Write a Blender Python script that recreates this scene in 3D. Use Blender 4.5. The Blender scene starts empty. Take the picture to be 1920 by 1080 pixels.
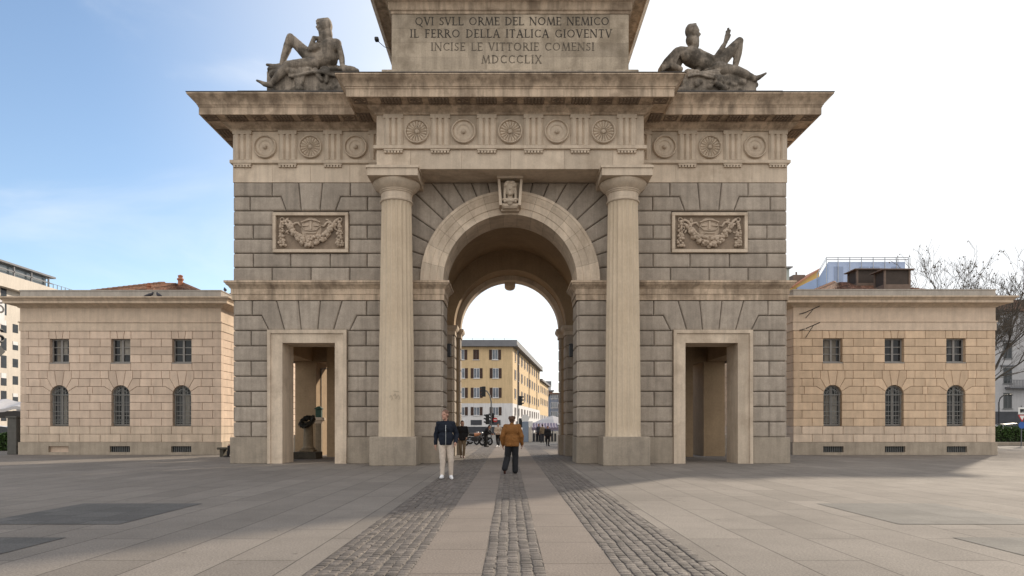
import bpy, bmesh, math, random
from mathutils import Vector, Matrix, noise
R = math.radians
PI = math.pi
rnd = random.Random(7)
scene = bpy.context.scene
COL = scene.collection

# ------------------------------------------------------------------ camera, sky, sun, exposure
FPX, VPX, HOR, CAMH, CAMD = 1232.0, 955.0, 800.0, 1.4, 25.0
cam = bpy.data.objects.new('camera', bpy.data.cameras.new('camera'))
COL.objects.link(cam)
cam.location = (0, -CAMD, CAMH)
cam.rotation_euler = (R(90), 0, 0)
cam.data.lens = 36.0 * FPX / 1920.0
cam.data.sensor_width = 36.0
cam.data.shift_y = (HOR - 540.0) / 1920.0
cam.data.shift_x = (960.0 - VPX) / 1920.0
cam.data.clip_start = 0.1
cam.data.clip_end = 6000
scene.camera = cam

SUN_AZ, SUN_EL = R(40.0), R(23.5)          # azimuth clockwise from +Y towards +X
sun_dir = Vector((math.sin(SUN_AZ) * math.cos(SUN_EL), math.cos(SUN_AZ) * math.cos(SUN_EL), math.sin(SUN_EL)))
world = bpy.data.worlds.new('World')
scene.world = world
world.use_nodes = True
wt = world.node_tree
wt.nodes.clear()
w_out = wt.nodes.new('ShaderNodeOutputWorld')
w_bg = wt.nodes.new('ShaderNodeBackground')
w_bg.inputs['Strength'].default_value = 0.15
sky = wt.nodes.new('ShaderNodeTexSky')
sky.sky_type = 'NISHITA'
sky.sun_disc = False
sky.sun_elevation = SUN_EL
sky.sun_rotation = SUN_AZ
sky.altitude = 120
sky.air_density = 1.0
sky.dust_density = 0.7
sky.ozone_density = 1.2
w_tc = wt.nodes.new('ShaderNodeTexCoord')
# thin high cloud: the veil thickens towards the sun, with soft streaks elsewhere
w_dot = wt.nodes.new('ShaderNodeVectorMath'); w_dot.operation = 'DOT_PRODUCT'
w_dot.inputs[1].default_value = sun_dir
wt.links.new(w_tc.outputs['Generated'], w_dot.inputs[0])
w_map = wt.nodes.new('ShaderNodeMapping')
w_map.inputs['Scale'].default_value = (2.2, 2.2, 5.0)
w_map.inputs['Rotation'].default_value = (0.0, 0.35, 0.3)
wt.links.new(w_tc.outputs['Generated'], w_map.inputs['Vector'])
w_no = wt.nodes.new('ShaderNodeTexNoise')
w_no.inputs['Scale'].default_value = 1.5
w_no.inputs['Detail'].default_value = 7
w_no.inputs['Roughness'].default_value = 0.52
w_no.inputs['Distortion'].default_value = 0.5
wt.links.new(w_map.outputs['Vector'], w_no.inputs['Vector'])
w_r1 = wt.nodes.new('ShaderNodeMapRange'); w_r1.interpolation_type = 'SMOOTHSTEP'
w_r1.inputs['From Min'].default_value = 0.40
w_r1.inputs['From Max'].default_value = 0.95
wt.links.new(w_dot.outputs['Value'], w_r1.inputs['Value'])
w_r2 = wt.nodes.new('ShaderNodeMapRange'); w_r2.interpolation_type = 'SMOOTHSTEP'
w_r2.inputs['From Min'].default_value = 0.42
w_r2.inputs['From Max'].default_value = 0.72
w_r2.inputs['To Max'].default_value = 0.30
wt.links.new(w_no.outputs['Fac'], w_r2.inputs['Value'])
w_add = wt.nodes.new('ShaderNodeMath'); w_add.operation = 'ADD'; w_add.use_clamp = True
wt.links.new(w_r1.outputs['Result'], w_add.inputs[0])
wt.links.new(w_r2.outputs['Result'], w_add.inputs[1])
w_mix = wt.nodes.new('ShaderNodeMix'); w_mix.data_type = 'RGBA'
w_mix.inputs['B'].default_value = (4.9, 5.0, 5.1, 1)
# unseen cloud bank added behind the camera to brighten and warm the facade
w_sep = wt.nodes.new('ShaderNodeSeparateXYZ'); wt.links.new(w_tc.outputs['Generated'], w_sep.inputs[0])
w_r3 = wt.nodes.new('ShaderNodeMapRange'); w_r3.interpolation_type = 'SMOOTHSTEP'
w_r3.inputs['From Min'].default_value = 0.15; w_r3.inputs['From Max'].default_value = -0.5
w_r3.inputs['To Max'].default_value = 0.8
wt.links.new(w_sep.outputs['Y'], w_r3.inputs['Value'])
wt.links.new(w_add.outputs['Value'], w_mix.inputs['Factor'])
wt.links.new(sky.outputs['Color'], w_mix.inputs['A'])
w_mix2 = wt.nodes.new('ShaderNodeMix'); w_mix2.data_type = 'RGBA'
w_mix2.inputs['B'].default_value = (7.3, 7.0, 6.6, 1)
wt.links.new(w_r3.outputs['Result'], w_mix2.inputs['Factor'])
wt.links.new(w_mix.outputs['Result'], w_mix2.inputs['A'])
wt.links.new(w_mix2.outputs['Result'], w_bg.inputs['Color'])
wt.links.new(w_bg.outputs['Background'], w_out.inputs['Surface'])

sun = bpy.data.objects.new('sun', bpy.data.lights.new('sun', 'SUN'))
COL.objects.link(sun)
sun.data.energy = 3.3
sun.data.angle = R(2.0)
sun.data.color = (1.0, 0.87, 0.70)
sun.rotation_euler = (-sun_dir).to_track_quat('-Z', 'Y').to_euler()
sun.location = (30, 30, 40)

scene.view_settings.view_transform = 'Standard'
scene.view_settings.look = 'None'
scene.view_settings.gamma = 1
scene.view_settings.exposure = 0.60
scene.cycles.max_bounces = 6

def wx(px, d): return (px - VPX) / FPX * d
def wz(py, d): return CAMH + (HOR - py) / FPX * d

# ------------------------------------------------------------------ materials
MATS = {}
def srgb(r, g, b):
    f = lambda c: (c / 255 / 12.92) if c / 255 <= 0.04045 else ((c / 255 + 0.055) / 1.055) ** 2.4
    return (f(r), f(g), f(b))

def mat(name, col, rough=0.8, var=0.12, scale=6.0, bump=0.0, bscale=40.0, metal=0.0, tone=0.0, streak=0.0,
        spots=0.0, blotch=0.0, blotch_col=None, spec=0.35, bl=(0.48, 0.72)):
    """one procedural material: mottling, per-piece tone, vertical water streaks, pits, blotches, bump"""
    if name in MATS: return MATS[name]
    m = bpy.data.materials.new(name); m.use_nodes = True
    nt = m.node_tree; N = nt.nodes; L = nt.links
    b = N['Principled BSDF']
    b.inputs['Roughness'].default_value = rough
    b.inputs['Metallic'].default_value = metal
    b.inputs['Specular IOR Level'].default_value = spec
    tc = N.new('ShaderNodeTexCoord')
    def noise_(sc, det=6, rg=0.6, vec=None):
        n = N.new('ShaderNodeTexNoise'); n.inputs['Scale'].default_value = sc
        n.inputs['Detail'].default_value = det; n.inputs['Roughness'].default_value = rg
        L.new(vec or tc.outputs['Object'], n.inputs['Vector']); return n.outputs['Fac']
    def rng(v, a, c, lo, hi):
        r = N.new('ShaderNodeMapRange'); r.inputs['From Min'].default_value = a; r.inputs['From Max'].default_value = c
        r.inputs['To Min'].default_value = lo; r.inputs['To Max'].default_value = hi; L.new(v, r.inputs['Value']); return r.outputs['Result']
    def mul(a, c):
        r = N.new('ShaderNodeMath'); r.operation = 'MULTIPLY'
        L.new(a, r.inputs[0]); L.new(c, r.inputs[1]); return r.outputs['Value']
    f = rng(noise_(scale), 0.3, 0.7, 1 - var, 1 + var)
    f = mul(f, rng(noise_(scale * 9, 4), 0.3, 0.7, 1 - var * 0.8, 1 + var * 0.8))
    if tone:
        a = N.new('ShaderNodeAttribute'); a.attribute_name = 'tone'
        f = mul(f, rng(a.outputs['Fac'], 0, 1, 1 - tone, 1 + tone))
    if streak:
        mp = N.new('ShaderNodeMapping'); mp.inputs['Scale'].default_value = (3.0, 3.0, 0.22)
        L.new(tc.outputs['Object'], mp.inputs['Vector'])
        f = mul(f, rng(noise_(1.6, 8, 0.65, mp.outputs['Vector']), 0.42, 0.68, 1.04, 1 - streak))
    if spots:
        v = N.new('ShaderNodeTexVoronoi'); v.inputs['Scale'].default_value = 9; L.new(tc.outputs['Object'], v.inputs['Vector'])
        n2 = noise_(2.5, 3)
        sp = N.new('ShaderNodeMath'); sp.operation = 'ADD'; L.new(v.outputs['Distance'], sp.inputs[0]); L.new(n2, sp.inputs[1])
        f = mul(f, rng(sp.outputs['Value'], 0.40, 0.56, 1 - spots, 1))
    mx = N.new('ShaderNodeMix'); mx.data_type = 'RGBA'; mx.blend_type = 'MULTIPLY'
    mx.inputs['Factor'].default_value = 1.0
    mx.inputs['A'].default_value = (*col, 1)
    cmb = N.new('ShaderNodeCombineColor')
    for k in ('Red', 'Green', 'Blue'): L.new(f, cmb.inputs[k])
    L.new(cmb.outputs['Color'], mx.inputs['B'])
    out = mx.outputs['Result']
    if blotch:
        m2 = N.new('ShaderNodeMix'); m2.data_type = 'RGBA'
        m2.inputs['B'].default_value = (*(blotch_col or (0.05, 0.045, 0.04)), 1)
        L.new(rng(noise_(scale * 0.35, 8, 0.66), bl[0], bl[1], 0, blotch), m2.inputs['Factor'])
        L.new(out, m2.inputs['A']); out = m2.outputs['Result']
    L.new(out, b.inputs['Base Color'])
    if bump:
        bp = N.new('ShaderNodeBump'); bp.inputs['Strength'].default_value = bump; bp.inputs['Distance'].default_value = 0.02
        L.new(noise_(bscale, 5, 0.65), bp.inputs['Height']); L.new(bp.outputs['Normal'], b.inputs['Normal'])
    MATS[name] = m
    return m

def glass_dark(name, col=(0.012, 0.013, 0.015), rough=0.12, spec=0.28):
    return mat(name, col, rough, 0.3, 1.2, spec=spec)

M_GRANITE = mat('grey_granite', (0.355, 0.300, 0.246), 0.88, 0.13, 3.0, 0.5, 45, tone=0.13, streak=0.22, spots=0.22, blotch=0.25, blotch_col=(0.15, 0.125, 0.10))
M_CORE = mat('granite_joint', (0.10, 0.082, 0.066), 0.95, 0.1)
M_PLINTH = mat('plinth_granite', (0.31, 0.26, 0.205), 0.85, 0.12, 2.0, 0.35, 40, tone=0.06, streak=0.16, blotch=0.4, blotch_col=(0.12, 0.105, 0.088))
M_PALE = mat('pale_stone', (0.555, 0.455, 0.352), 0.82, 0.08, 2.2, 0.25, 45, tone=0.17, streak=0.16, blotch=0.5, blotch_col=(0.27, 0.20, 0.14), bl=(.48, .66))
M_SHAFT = mat('column_stone', (0.56, 0.455, 0.335), 0.82, 0.06, 1.2, 0.2, 45, streak=0.08, blotch=0.3, blotch_col=(0.36, 0.27, 0.18), bl=(.48, .66))
M_CORN = mat('cornice_stone', (0.53, 0.41, 0.30), 0.85, 0.10, 2.4, 0.3, 40, tone=0.14, streak=0.5, blotch=0.6, blotch_col=(0.15, 0.105, 0.07), bl=(.48, .62))
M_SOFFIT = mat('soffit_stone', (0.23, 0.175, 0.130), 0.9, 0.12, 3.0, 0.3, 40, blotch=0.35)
M_ATTIC = mat('attic_stone', (0.42, 0.345, 0.262), 0.9, 0.12, 2.0, 0.55, 26, tone=0.20, streak=0.22, spots=0.25, blotch=0.65, blotch_col=(0.19, 0.15, 0.105), bl=(.47, .6))
M_LETTER = mat('inscription_dark', (0.055, 0.048, 0.04), 0.9, 0.45, 5.0)
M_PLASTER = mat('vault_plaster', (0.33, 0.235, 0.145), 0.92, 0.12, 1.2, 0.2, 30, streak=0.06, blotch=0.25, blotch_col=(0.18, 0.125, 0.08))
M_STATUE = mat('weathered_statue', (0.30, 0.25, 0.20), 0.85, 0.2, 3.5, 0.4, 30, streak=0.5, blotch=0.85, blotch_col=(0.045, 0.038, 0.03), bl=(.44, .60))
M_LEAD = mat('lead_flashing', (0.06, 0.055, 0.052), 0.6, 0.2)
M_RELIEF = mat('relief_stone', (0.46, 0.365, 0.28), 0.85, 0.12, 6, 0.3, 50, blotch=0.4, blotch_col=(0.14, 0.11, 0.08))
M_RELIEFG = mat('shaded_relief_ground', (0.25, 0.19, 0.14), 0.9, 0.15, 5, 0.3, 40, blotch=0.6, blotch_col=(0.10, 0.075, 0.055))  # darker than the carving: shade of its hollows painted into the colour
M_LETTER2 = mat('inscription_faded', (0.13, 0.108, 0.082), 0.9, 0.6, 4.0)
M_BRONZE = mat('dark_bronze', (0.03, 0.032, 0.026), 0.5, 0.3, 8)
M_IRON = mat('dark_iron', (0.025, 0.025, 0.026), 0.55, 0.2)
M_PANE = glass_dark('window_glass')
M_FRAMEW = mat('grey_window_paint', (0.23, 0.215, 0.20), 0.6, 0.1)
M_GRILLE = mat('grille_paint', (0.20, 0.20, 0.19), 0.55, 0.15)
M_TILE = mat('terracotta_tile', (0.24, 0.125, 0.08), 0.9, 0.25, 4, 0.3, 30, tone=0.45, blotch=0.4, blotch_col=(0.10, 0.07, 0.055))
M_TERRA = mat('terracotta_pot', (0.40, 0.17, 0.10), 0.85, 0.15)

# ------------------------------------------------------------------ mesh builder
class MB:
    def __init__(self): self.v = []; self.f = []; self.t = []
    def add(self, vs, fs, tone=0.5):
        o = len(self.v); self.v.extend(tuple(p) for p in vs)
        for f in fs: self.f.append(tuple(i + o for i in f)); self.t.append(tone)
    def box(self, x0, x1, y0, y1, z0, z1, tone=0.5, bev=0.0):
        if x0 > x1: x0, x1 = x1, x0
        if y0 > y1: y0, y1 = y1, y0
        if z0 > z1: z0, z1 = z1, z0
        if bev:
            b = min(bev, (x1 - x0) / 2.2, (y1 - y0) / 2.2, (z1 - z0) / 2.2)
            vs = []
            for z, e in ((z0, b), (z0 + b, 0), (z1 - b, 0), (z1, b)):
                xa, xb, ya, yb = x0 + e, x1 - e, y0 + e, y1 - e
                c = b - e if e else b
                c = b * 0.6
                vs += [(xa + c, ya, z), (xb - c, ya, z), (xb, ya + c, z), (xb, yb - c, z), (xb - c, yb, z), (xa + c, yb, z), (xa, yb - c, z), (xa, ya + c, z)]
            fs = [tuple(reversed(range(8))), tuple(range(24, 32))]
            for k in range(3):
                for i in range(8):
                    j = (i + 1) % 8; fs.append((k * 8 + i, k * 8 + j, k * 8 + 8 + j, k * 8 + 8 + i))
            self.add(vs, fs, tone); return
        vs = [(x0, y0, z0), (x1, y0, z0), (x1, y1, z0), (x0, y1, z0), (x0, y0, z1), (x1, y0, z1), (x1, y1, z1), (x0, y1, z1)]
        self.add(vs, [(0, 3, 2, 1), (4, 5, 6, 7), (0, 1, 5, 4), (1, 2, 6, 5), (2, 3, 7, 6), (3, 0, 4, 7)], tone)
    def loops(self, rings, close=True, cap0=False, cap1=False, tone=0.5):
        n = len(rings[0]); vs = [p for r in rings for p in r]; fs = []
        for k in range(len(rings) - 1):
            for i in range(n if close else n - 1):
                j = (i + 1) % n
                fs.append((k * n + i, k * n + j, (k + 1) * n + j, (k + 1) * n + i))
        if cap0: fs.append(tuple(reversed(range(n))))
        if cap1: fs.append(tuple(range((len(rings) - 1) * n, len(rings) * n)))
        self.add(vs, fs, tone)
    def prism(self, poly, M, a, b, tone=0.5):
        self.loops([[M(u, w, a) for u, w in poly], [M(u, w, b) for u, w in poly]], True, True, True, tone)
    def lathe(self, prof, M, n=24, tone=0.5, cap0=False, cap1=False):
        rings = [[M(r * math.cos(2 * PI * i / n), r * math.sin(2 * PI * i / n), h) for i in range(n)] for r, h in prof]
        self.loops(rings, True, cap0, cap1, tone)
    def tube(self, pts, rad, n=8, tone=0.5):
        pts = [Vector(p) for p in pts]
        if not isinstance(rad, (list, tuple)): rad = [rad] * len(pts)
        rings = []; ref = Vector((0.13, 0.31, 0.94))
        for i, p in enumerate(pts):
            d = (pts[min(i + 1, len(pts) - 1)] - pts[max(i - 1, 0)])
            if d.length < 1e-9: d = Vector((0, 0, 1))
            d.normalize()
            a = d.cross(ref)
            if a.length < 0.05: a = d.cross(Vector((1, 0, 0)))
            a.normalize(); b = d.cross(a)
            rings.append([p + (a * math.cos(2 * PI * k / n) + b * math.sin(2 * PI * k / n)) * rad[i] for k in range(n)])
        self.loops(rings, True, True, True, tone)
    def ball(self, c, r, rot=None, nu=14, nv=9, tone=0.5):
        if not isinstance(r, (list, tuple)): r = (r, r, r)
        c = Vector(c); rings = []
        for k in range(1, nv):
            t = PI * k / nv; ring = []
            for i in range(nu):
                a = 2 * PI * i / nu
                p = Vector((r[0] * math.sin(t) * math.cos(a), r[1] * math.sin(t) * math.sin(a), -r[2] * math.cos(t)))
                if rot: p = rot @ p
                ring.append(c + p)
            rings.append(ring)
        n = nu; vs = [p for q in rings for p in q]; fs = []
        for k in range(len(rings) - 1):
            for i in range(n):
                j = (i + 1) % n; fs.append((k * n + i, k * n + j, (k + 1) * n + j, (k + 1) * n + i))
        b = Vector((0, 0, -r[2])); t_ = Vector((0, 0, r[2]))
        if rot: b = rot @ b; t_ = rot @ t_
        vs += [c + b, c + t_]; B = len(vs) - 2; T = len(vs) - 1; o = (len(rings) - 1) * n
        for i in range(n):
            j = (i + 1) % n; fs.append((B, j, i)); fs.append((T, o + i, o + j))
        self.add(vs, fs, tone)
    def cap(self, a, b, ra, rb, n=12):
        """tapered limb with round ends"""
        a = Vector(a); b = Vector(b); d = (b - a); L = d.length
        if L < 1e-6: self.ball(a, ra); return
        d /= L
        pts = []; rad = []
        for k in range(5):
            t = PI / 2 * k / 4; pts.append(a - d * ra * math.cos(t)); rad.append(max(ra * math.sin(t), 1e-4))
        for k in range(1, 4): pts.append(a.lerp(b, k / 4)); rad.append(ra + (rb - ra) * k / 4)
        for k in range(5):
            t = PI / 2 * k / 4; pts.append(b + d * rb * math.sin(t)); rad.append(max(rb * math.cos(t), 1e-4))
        self.tube(pts, rad, n)
    def block(self, poly, M, rings, tone=0.5):
        """dressed stone: polygon in a wall plane grown outward through (inset, out) rings"""
        RR = []
        for ins, out in rings: RR.append([M(u, w, out) for u, w in inset(poly, ins)])
        self.loops(RR, True, False, True, tone)
    def sweep(self, plan, prof, tone=0.5, closed=True):
        RR = []
        for p, z in prof: RR.append([(x, y, z) for x, y in inset(plan, -p)])
        self.loops(RR, True, False, False, tone)
    def build(self, name, m, parent=None, smooth=False, loc=None, normals=True, autosm=None):
        me = bpy.data.meshes.new(name)
        me.from_pydata(self.v, [], self.f); me.update()
        at = me.attributes.new('tone', 'FLOAT', 'FACE'); at.data.foreach_set('value', self.t)
        if normals:
            bm = bmesh.new(); bm.from_mesh(me); bmesh.ops.recalc_face_normals(bm, faces=bm.faces); bm.to_mesh(me); bm.free()
        me.materials.append(m)
        if smooth: me.polygons.foreach_set('use_smooth', [True] * len(me.polygons))
        if autosm is not None:
            me.polygons.foreach_set('use_smooth', [True] * len(me.polygons))
            me.set_sharp_from_angle(angle=R(autosm))
        o = bpy.data.objects.new(name, me); COL.objects.link(o)
        if loc: o.location = loc
        if parent: o.parent = parent
        return o

def inset(poly, d):
    if abs(d) < 1e-9: return list(poly)
    n = len(poly); out = []
    A = sum(poly[i][0] * poly[(i + 1) % n][1] - poly[(i + 1) % n][0] * poly[i][1] for i in range(n))
    s = 1 if A > 0 else -1
    for i in range(n):
        p0, p1, p2 = poly[i - 1], poly[i], poly[(i + 1) % n]
        a = Vector((p1[0] - p0[0], p1[1] - p0[1])); b = Vector((p2[0] - p1[0], p2[1] - p1[1]))
        if a.length < 1e-9 or b.length < 1e-9: out.append(p1); continue
        a.normalize(); b.normalize()
        na = Vector((-a.y, a.x)) * s; nb = Vector((-b.y, b.x)) * s
        m = na + nb
        if m.length < 1e-6: out.append(p1); continue
        m.normalize(); k = d / max(m.dot(na), 0.35)
        out.append((p1[0] + m.x * k, p1[1] + m.y * k))
    return out

def clip(poly, nx, nz, c):
    """keep the part of a convex polygon where nx*x + nz*z <= c"""
    out = []
    for i in range(len(poly)):
        p, q = poly[i], poly[(i + 1) % len(poly)]
        dp = nx * p[0] + nz * p[1] - c; dq = nx * q[0] + nz * q[1] - c
        if dp <= 0: out.append(p)
        if (dp < 0 < dq) or (dq < 0 < dp):
            t = dp / (dp - dq); out.append((p[0] + (q[0] - p[0]) * t, p[1] + (q[1] - p[1]) * t))
    return out

def front(y0): return lambda u, w, o: (u, y0 - o, w)
def facex(x0, s): return lambda u, w, o: (x0 + s * o, u, w)
def rect(x0, x1, z0, z1): return [(x0, z0), (x1, z0), (x1, z1), (x0, z1)]
def tn(): return min(1, max(0, rnd.gauss(0.5, 0.28)))

def thing(name, label, cat, loc=(0, 0, 0), rz=0.0, group=None):
    o = bpy.data.objects.new(name, None); COL.objects.link(o)
    o.location = loc; o.rotation_euler = (0, 0, rz); o.empty_display_size = 0.3
    o['label'] = label; o['category'] = cat
    if group: o['group'] = group
    return o
def tag(o, label, cat, group=None):
    o['label'] = label; o['category'] = cat
    if group: o['group'] = group
    return o
def struct(o, kind='structure'):
    o['kind'] = kind; return o
def dup(root, loc=None, rz=None, label=None, scale=None):
    def cp(o, par):
        c = o.copy(); COL.objects.link(c)
        if par: c.parent = par
        for ch in list(o.children): cp(ch, c)
        return c
    r = cp(root, None)
    if loc is not None: r.location = loc
    if rz is not None: r.rotation_euler = (0, 0, rz)
    if label: r['label'] = label
    if scale: r.scale = (scale,) * 3
    return r
def copy_part(o, parent, loc, mirror=False):
    c = o.copy(); COL.objects.link(c); c.parent = parent; c.location = loc
    if mirror: c.scale = (-1, 1, 1)
    for ch in list(o.children):
        d = ch.copy(); COL.objects.link(d); d.parent = c
    return c
def remesh(o, vox, smooth_it=3, sub=False):
    m = o.modifiers.new('remesh', 'REMESH'); m.mode = 'VOXEL'; m.voxel_size = vox; m.use_smooth_shade = True
    if smooth_it:
        s = o.modifiers.new('smooth', 'SMOOTH'); s.factor = 0.5; s.iterations = smooth_it
    return o
def rough_up(o, strength, size, name):
    t = bpy.data.textures.get(name) or bpy.data.textures.new(name, 'CLOUDS')
    t.noise_scale = size; t.noise_depth = 3
    d = o.modifiers.new('relief', 'DISPLACE'); d.texture = t; d.strength = strength; d.mid_level = 0.5; d.texture_coords = 'LOCAL'
    return o

# ------------------------------------------------------------------ ground
def brick_ground(name, col, joint, bw, bh, var, rough=0.75, rot90=True, bump=0.25):
    m = bpy.data.materials.new(name); m.use_nodes = True
    N = m.node_tree.nodes; L = m.node_tree.links; b = N['Principled BSDF']
    b.inputs['Specular IOR Level'].default_value = 0.16
    tc = N.new('ShaderNodeTexCoord'); mp = N.new('ShaderNodeMapping')
    L.new(tc.outputs['Object'], mp.inputs['Vector'])
    if rot90: mp.inputs['Rotation'].default_value = (0, 0, R(90))
    br = N.new('ShaderNodeTexBrick')
    br.inputs['Scale'].default_value = 1; br.inputs['Brick Width'].default_value = bw; br.inputs['Row Height'].default_value = bh
    br.inputs['Mortar Size'].default_value = 0.009; br.inputs['Mortar Smooth'].default_value = 0.3; br.inputs['Bias'].default_value = 0
    br.inputs['Color1'].default_value = (1 - var, 1 - var, 1 - var, 1); br.inputs['Color2'].default_value = (1 + var, 1 + var, 1 + var, 1)
    br.inputs['Mortar'].default_value = (joint, joint, joint, 1)
    br.offset = 0.37; br.offset_frequency = 2
    L.new(mp.outputs['Vector'], br.inputs['Vector'])
    def nz(sc, lo, hi, det=6, a=0.3, c=0.7, rg=0.6):
        n = N.new('ShaderNodeTexNoise'); n.inputs['Scale'].default_value = sc; n.inputs['Detail'].default_value = det; n.inputs['Roughness'].default_value = rg
        L.new(tc.outputs['Object'], n.inputs['Vector'])
        r = N.new('ShaderNodeMapRange'); r.inputs['From Min'].default_value = a; r.inputs['From Max'].default_value = c
        r.inputs['To Min'].default_value = lo; r.inputs['To Max'].default_value = hi; L.new(n.outputs['Fac'], r.inputs['Value']); return n.outputs['Fac'], r.outputs['Result']
    out = br.outputs['Color']
    mx0 = N.new('ShaderNodeMix'); mx0.data_type = 'RGBA'; mx0.blend_type = 'MULTIPLY'; mx0.inputs['Factor'].default_value = 1
    mx0.inputs['A'].default_value = (*col, 1); L.new(out, mx0.inputs['B']); out = mx0.outputs['Result']
    n0 = None
    for sc, lo, hi, det in ((0.25, 0.90, 1.09, 5), (1.7, 0.94, 1.06, 6), (45, 0.72, 1.30, 4), (200, 0.70, 1.30, 2)):
        n0, r = nz(sc, lo, hi, det)
        mx = N.new('ShaderNodeMix'); mx.data_type = 'RGBA'; mx.blend_type = 'MULTIPLY'; mx.inputs['Factor'].default_value = 1
        cm = N.new('ShaderNodeCombineColor')
        for k in ('Red', 'Green', 'Blue'): L.new(r, cm.inputs[k])
        L.new(out, mx.inputs['A']); L.new(cm.outputs['Color'], mx.inputs['B']); out = mx.outputs['Result']
    vo = N.new('ShaderNodeTexVoronoi'); vo.inputs['Scale'].default_value = 1.6; L.new(tc.outputs['Object'], vo.inputs['Vector'])
    vr = N.new('ShaderNodeMapRange'); vr.inputs['From Min'].default_value = 0.035; vr.inputs['From Max'].default_value = 0.06; vr.inputs['To Min'].default_value = 0.62; vr.inputs['To Max'].default_value = 1
    L.new(vo.outputs['Distance'], vr.inputs['Value'])
    for r in (vr.outputs['Result'], nz(0.7, 1.02, 0.91, 9, .5, .68, .7)[1]):
        mx = N.new('ShaderNodeMix'); mx.data_type = 'RGBA'; mx.blend_type = 'MULTIPLY'; mx.inputs['Factor'].default_value = 1
        cm = N.new('ShaderNodeCombineColor')
        for k in ('Red', 'Green', 'Blue'): L.new(r, cm.inputs[k])
        L.new(out, mx.inputs['A']); L.new(cm.outputs['Color'], mx.inputs['B']); out = mx.outputs['Result']
    L.new(out, b.inputs['Base Color'])
    _, rr = nz(1.1, rough - 0.04, rough + 0.04)
    L.new(rr, b.inputs['Roughness'])
    bp = N.new('ShaderNodeBump'); bp.inputs['Strength'].default_value = bump; bp.inputs['Distance'].default_value = 0.006
    ad = N.new('ShaderNodeMath'); ad.operation = 'MULTIPLY_ADD'; ad.inputs[1].default_value = -1.2
    L.new(br.outputs['Fac'], ad.inputs[0]); L.new(n0, ad.inputs[2]); L.new(ad.outputs['Value'], bp.inputs['Height'])
    L.new(bp.outputs['Normal'], b.inputs['Normal'])
    return m

def sheet(name, x0, x1, y0, y1, z, m, kind='structure'):
    b = MB(); b.add([(x0, y0, z), (x1, y0, z), (x1, y1, z), (x0, y1, z)], [(0, 1, 2, 3)])
    o = b.build(name, m); struct(o, kind); return o

M_SLAB = brick_ground('plaza_slabs', (0.205, 0.180, 0.156), 0.40, 2.1, 0.74, 0.10, 0.92, bump=0.4)
M_STRIP = brick_ground('smooth_slabs', (0.205, 0.172, 0.146), 0.35, 1.25, 3.0, 0.05, 0.88)
M_ASPH = mat('asphalt', (0.075, 0.072, 0.07), 0.9, 0.2, 1.5, 0.5, 90)
M_PATCH = brick_ground('glass_block_panel', (0.115, 0.108, 0.100), 0.6, 0.62, 0.62, 0.12, 0.86, bump=0.1)
M_COBBLE = mat('cobble_stone', (0.135, 0.115, 0.10), 0.72, 0.22, 14, 0.7, 70, tone=0.40)
M_GROUT = mat('cobble_grout', (0.19, 0.165, 0.14), 0.95, 0.15, 20, 0.5, 90)

sheet('ground', -1500, 1500, -300, 3000, -0.012, M_ASPH)
STRIPS = [-1.95, -0.95, -0.26, 0.35, 1.05, 2.05]
sheet('plaza_pavement', -90, STRIPS[0], -60, 26, 0.0, M_SLAB)
sheet('plaza_pavement', STRIPS[5], 90, -60, 26, 0.0, M_SLAB)
sheet('smooth_stone_lane', STRIPS[1], STRIPS[2], -60, 26, 0.0, M_STRIP)
sheet('smooth_stone_lane', STRIPS[3], STRIPS[4], -60, 26, 0.0, M_STRIP)
def cobbles(x0, x1, seed):
    r = random.Random(seed); b = MB(); n = max(1, round((x1 - x0) / 0.112)); w = (x1 - x0) / n
    b.add([(x0, -60, -0.006), (x1, -60, -0.006), (x1, 26, -0.006), (x0, 26, -0.006)], [(0, 1, 2, 3)], -1)
    for i in range(n):
        y = -20.5 + r.random() * 0.1; cx = x0 + (i + 0.5) * w
        while y < 9:
            l = r.uniform(0.085, 0.13); g = r.uniform(.008, .014)
            hw = w / 2 - r.uniform(0.001, 0.009); c = cx + r.uniform(-0.007, 0.007) + .010 * math.sin(y * 1.7 + i * 2.3)
            h = r.uniform(0.0, 0.005); a = r.uniform(-0.05, 0.05); y0, y1 = y + g / 2, y + l - g / 2
            def q(dx, dy, z):
                yy = dy - (y0 + y1) / 2
                return (c + dx - a * yy, dy + a * dx + r.uniform(-.002, .002), z)
            e = 0.014
            vs = [q(-hw, y0, -.006), q(hw, y0, -.006), q(hw, y1, -.006), q(-hw, y1, -.006),
                  q(-hw + .003, y0 + .003, h), q(hw - .003, y0 + .003, h), q(hw - .003, y1 - .003, h), q(-hw + .003, y1 - .003, h),
                  q(-hw + e, y0 + e, h + .006), q(hw - e, y0 + e, h + .006), q(hw - e, y1 - e, h + .006), q(-hw + e, y1 - e, h + .006)]
            fs = [(8, 9, 10, 11)]
            for k in (0, 4):
                for j in range(4): fs.append((k + j, k + (j + 1) % 4, k + 4 + (j + 1) % 4, k + 4 + j))
            b.add(vs, fs, min(1, max(0, r.gauss(0.5, 0.25))))
            y += l
        # far end merges into a finer set
        while y < 26:
            l = 0.16
            b.add([(c - hw, y + .01, .004), (c + hw, y + .01, .004), (c + hw, y + l - .01, .004), (c - hw, y + l - .01, .004)], [(0, 1, 2, 3)], min(1, max(0, r.gauss(0.5, 0.25))))
            y += l
    o = b.build('cobbled_strip', M_COBBLE, normals=False, autosm=40)
    o.data.materials.append(M_GROUT); o.data.polygons[0].material_index = 1
    struct(o)
cobbles(STRIPS[0], STRIPS[1], 1); cobbles(STRIPS[2], STRIPS[3], 2); cobbles(STRIPS[4], STRIPS[5], 3)
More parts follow.
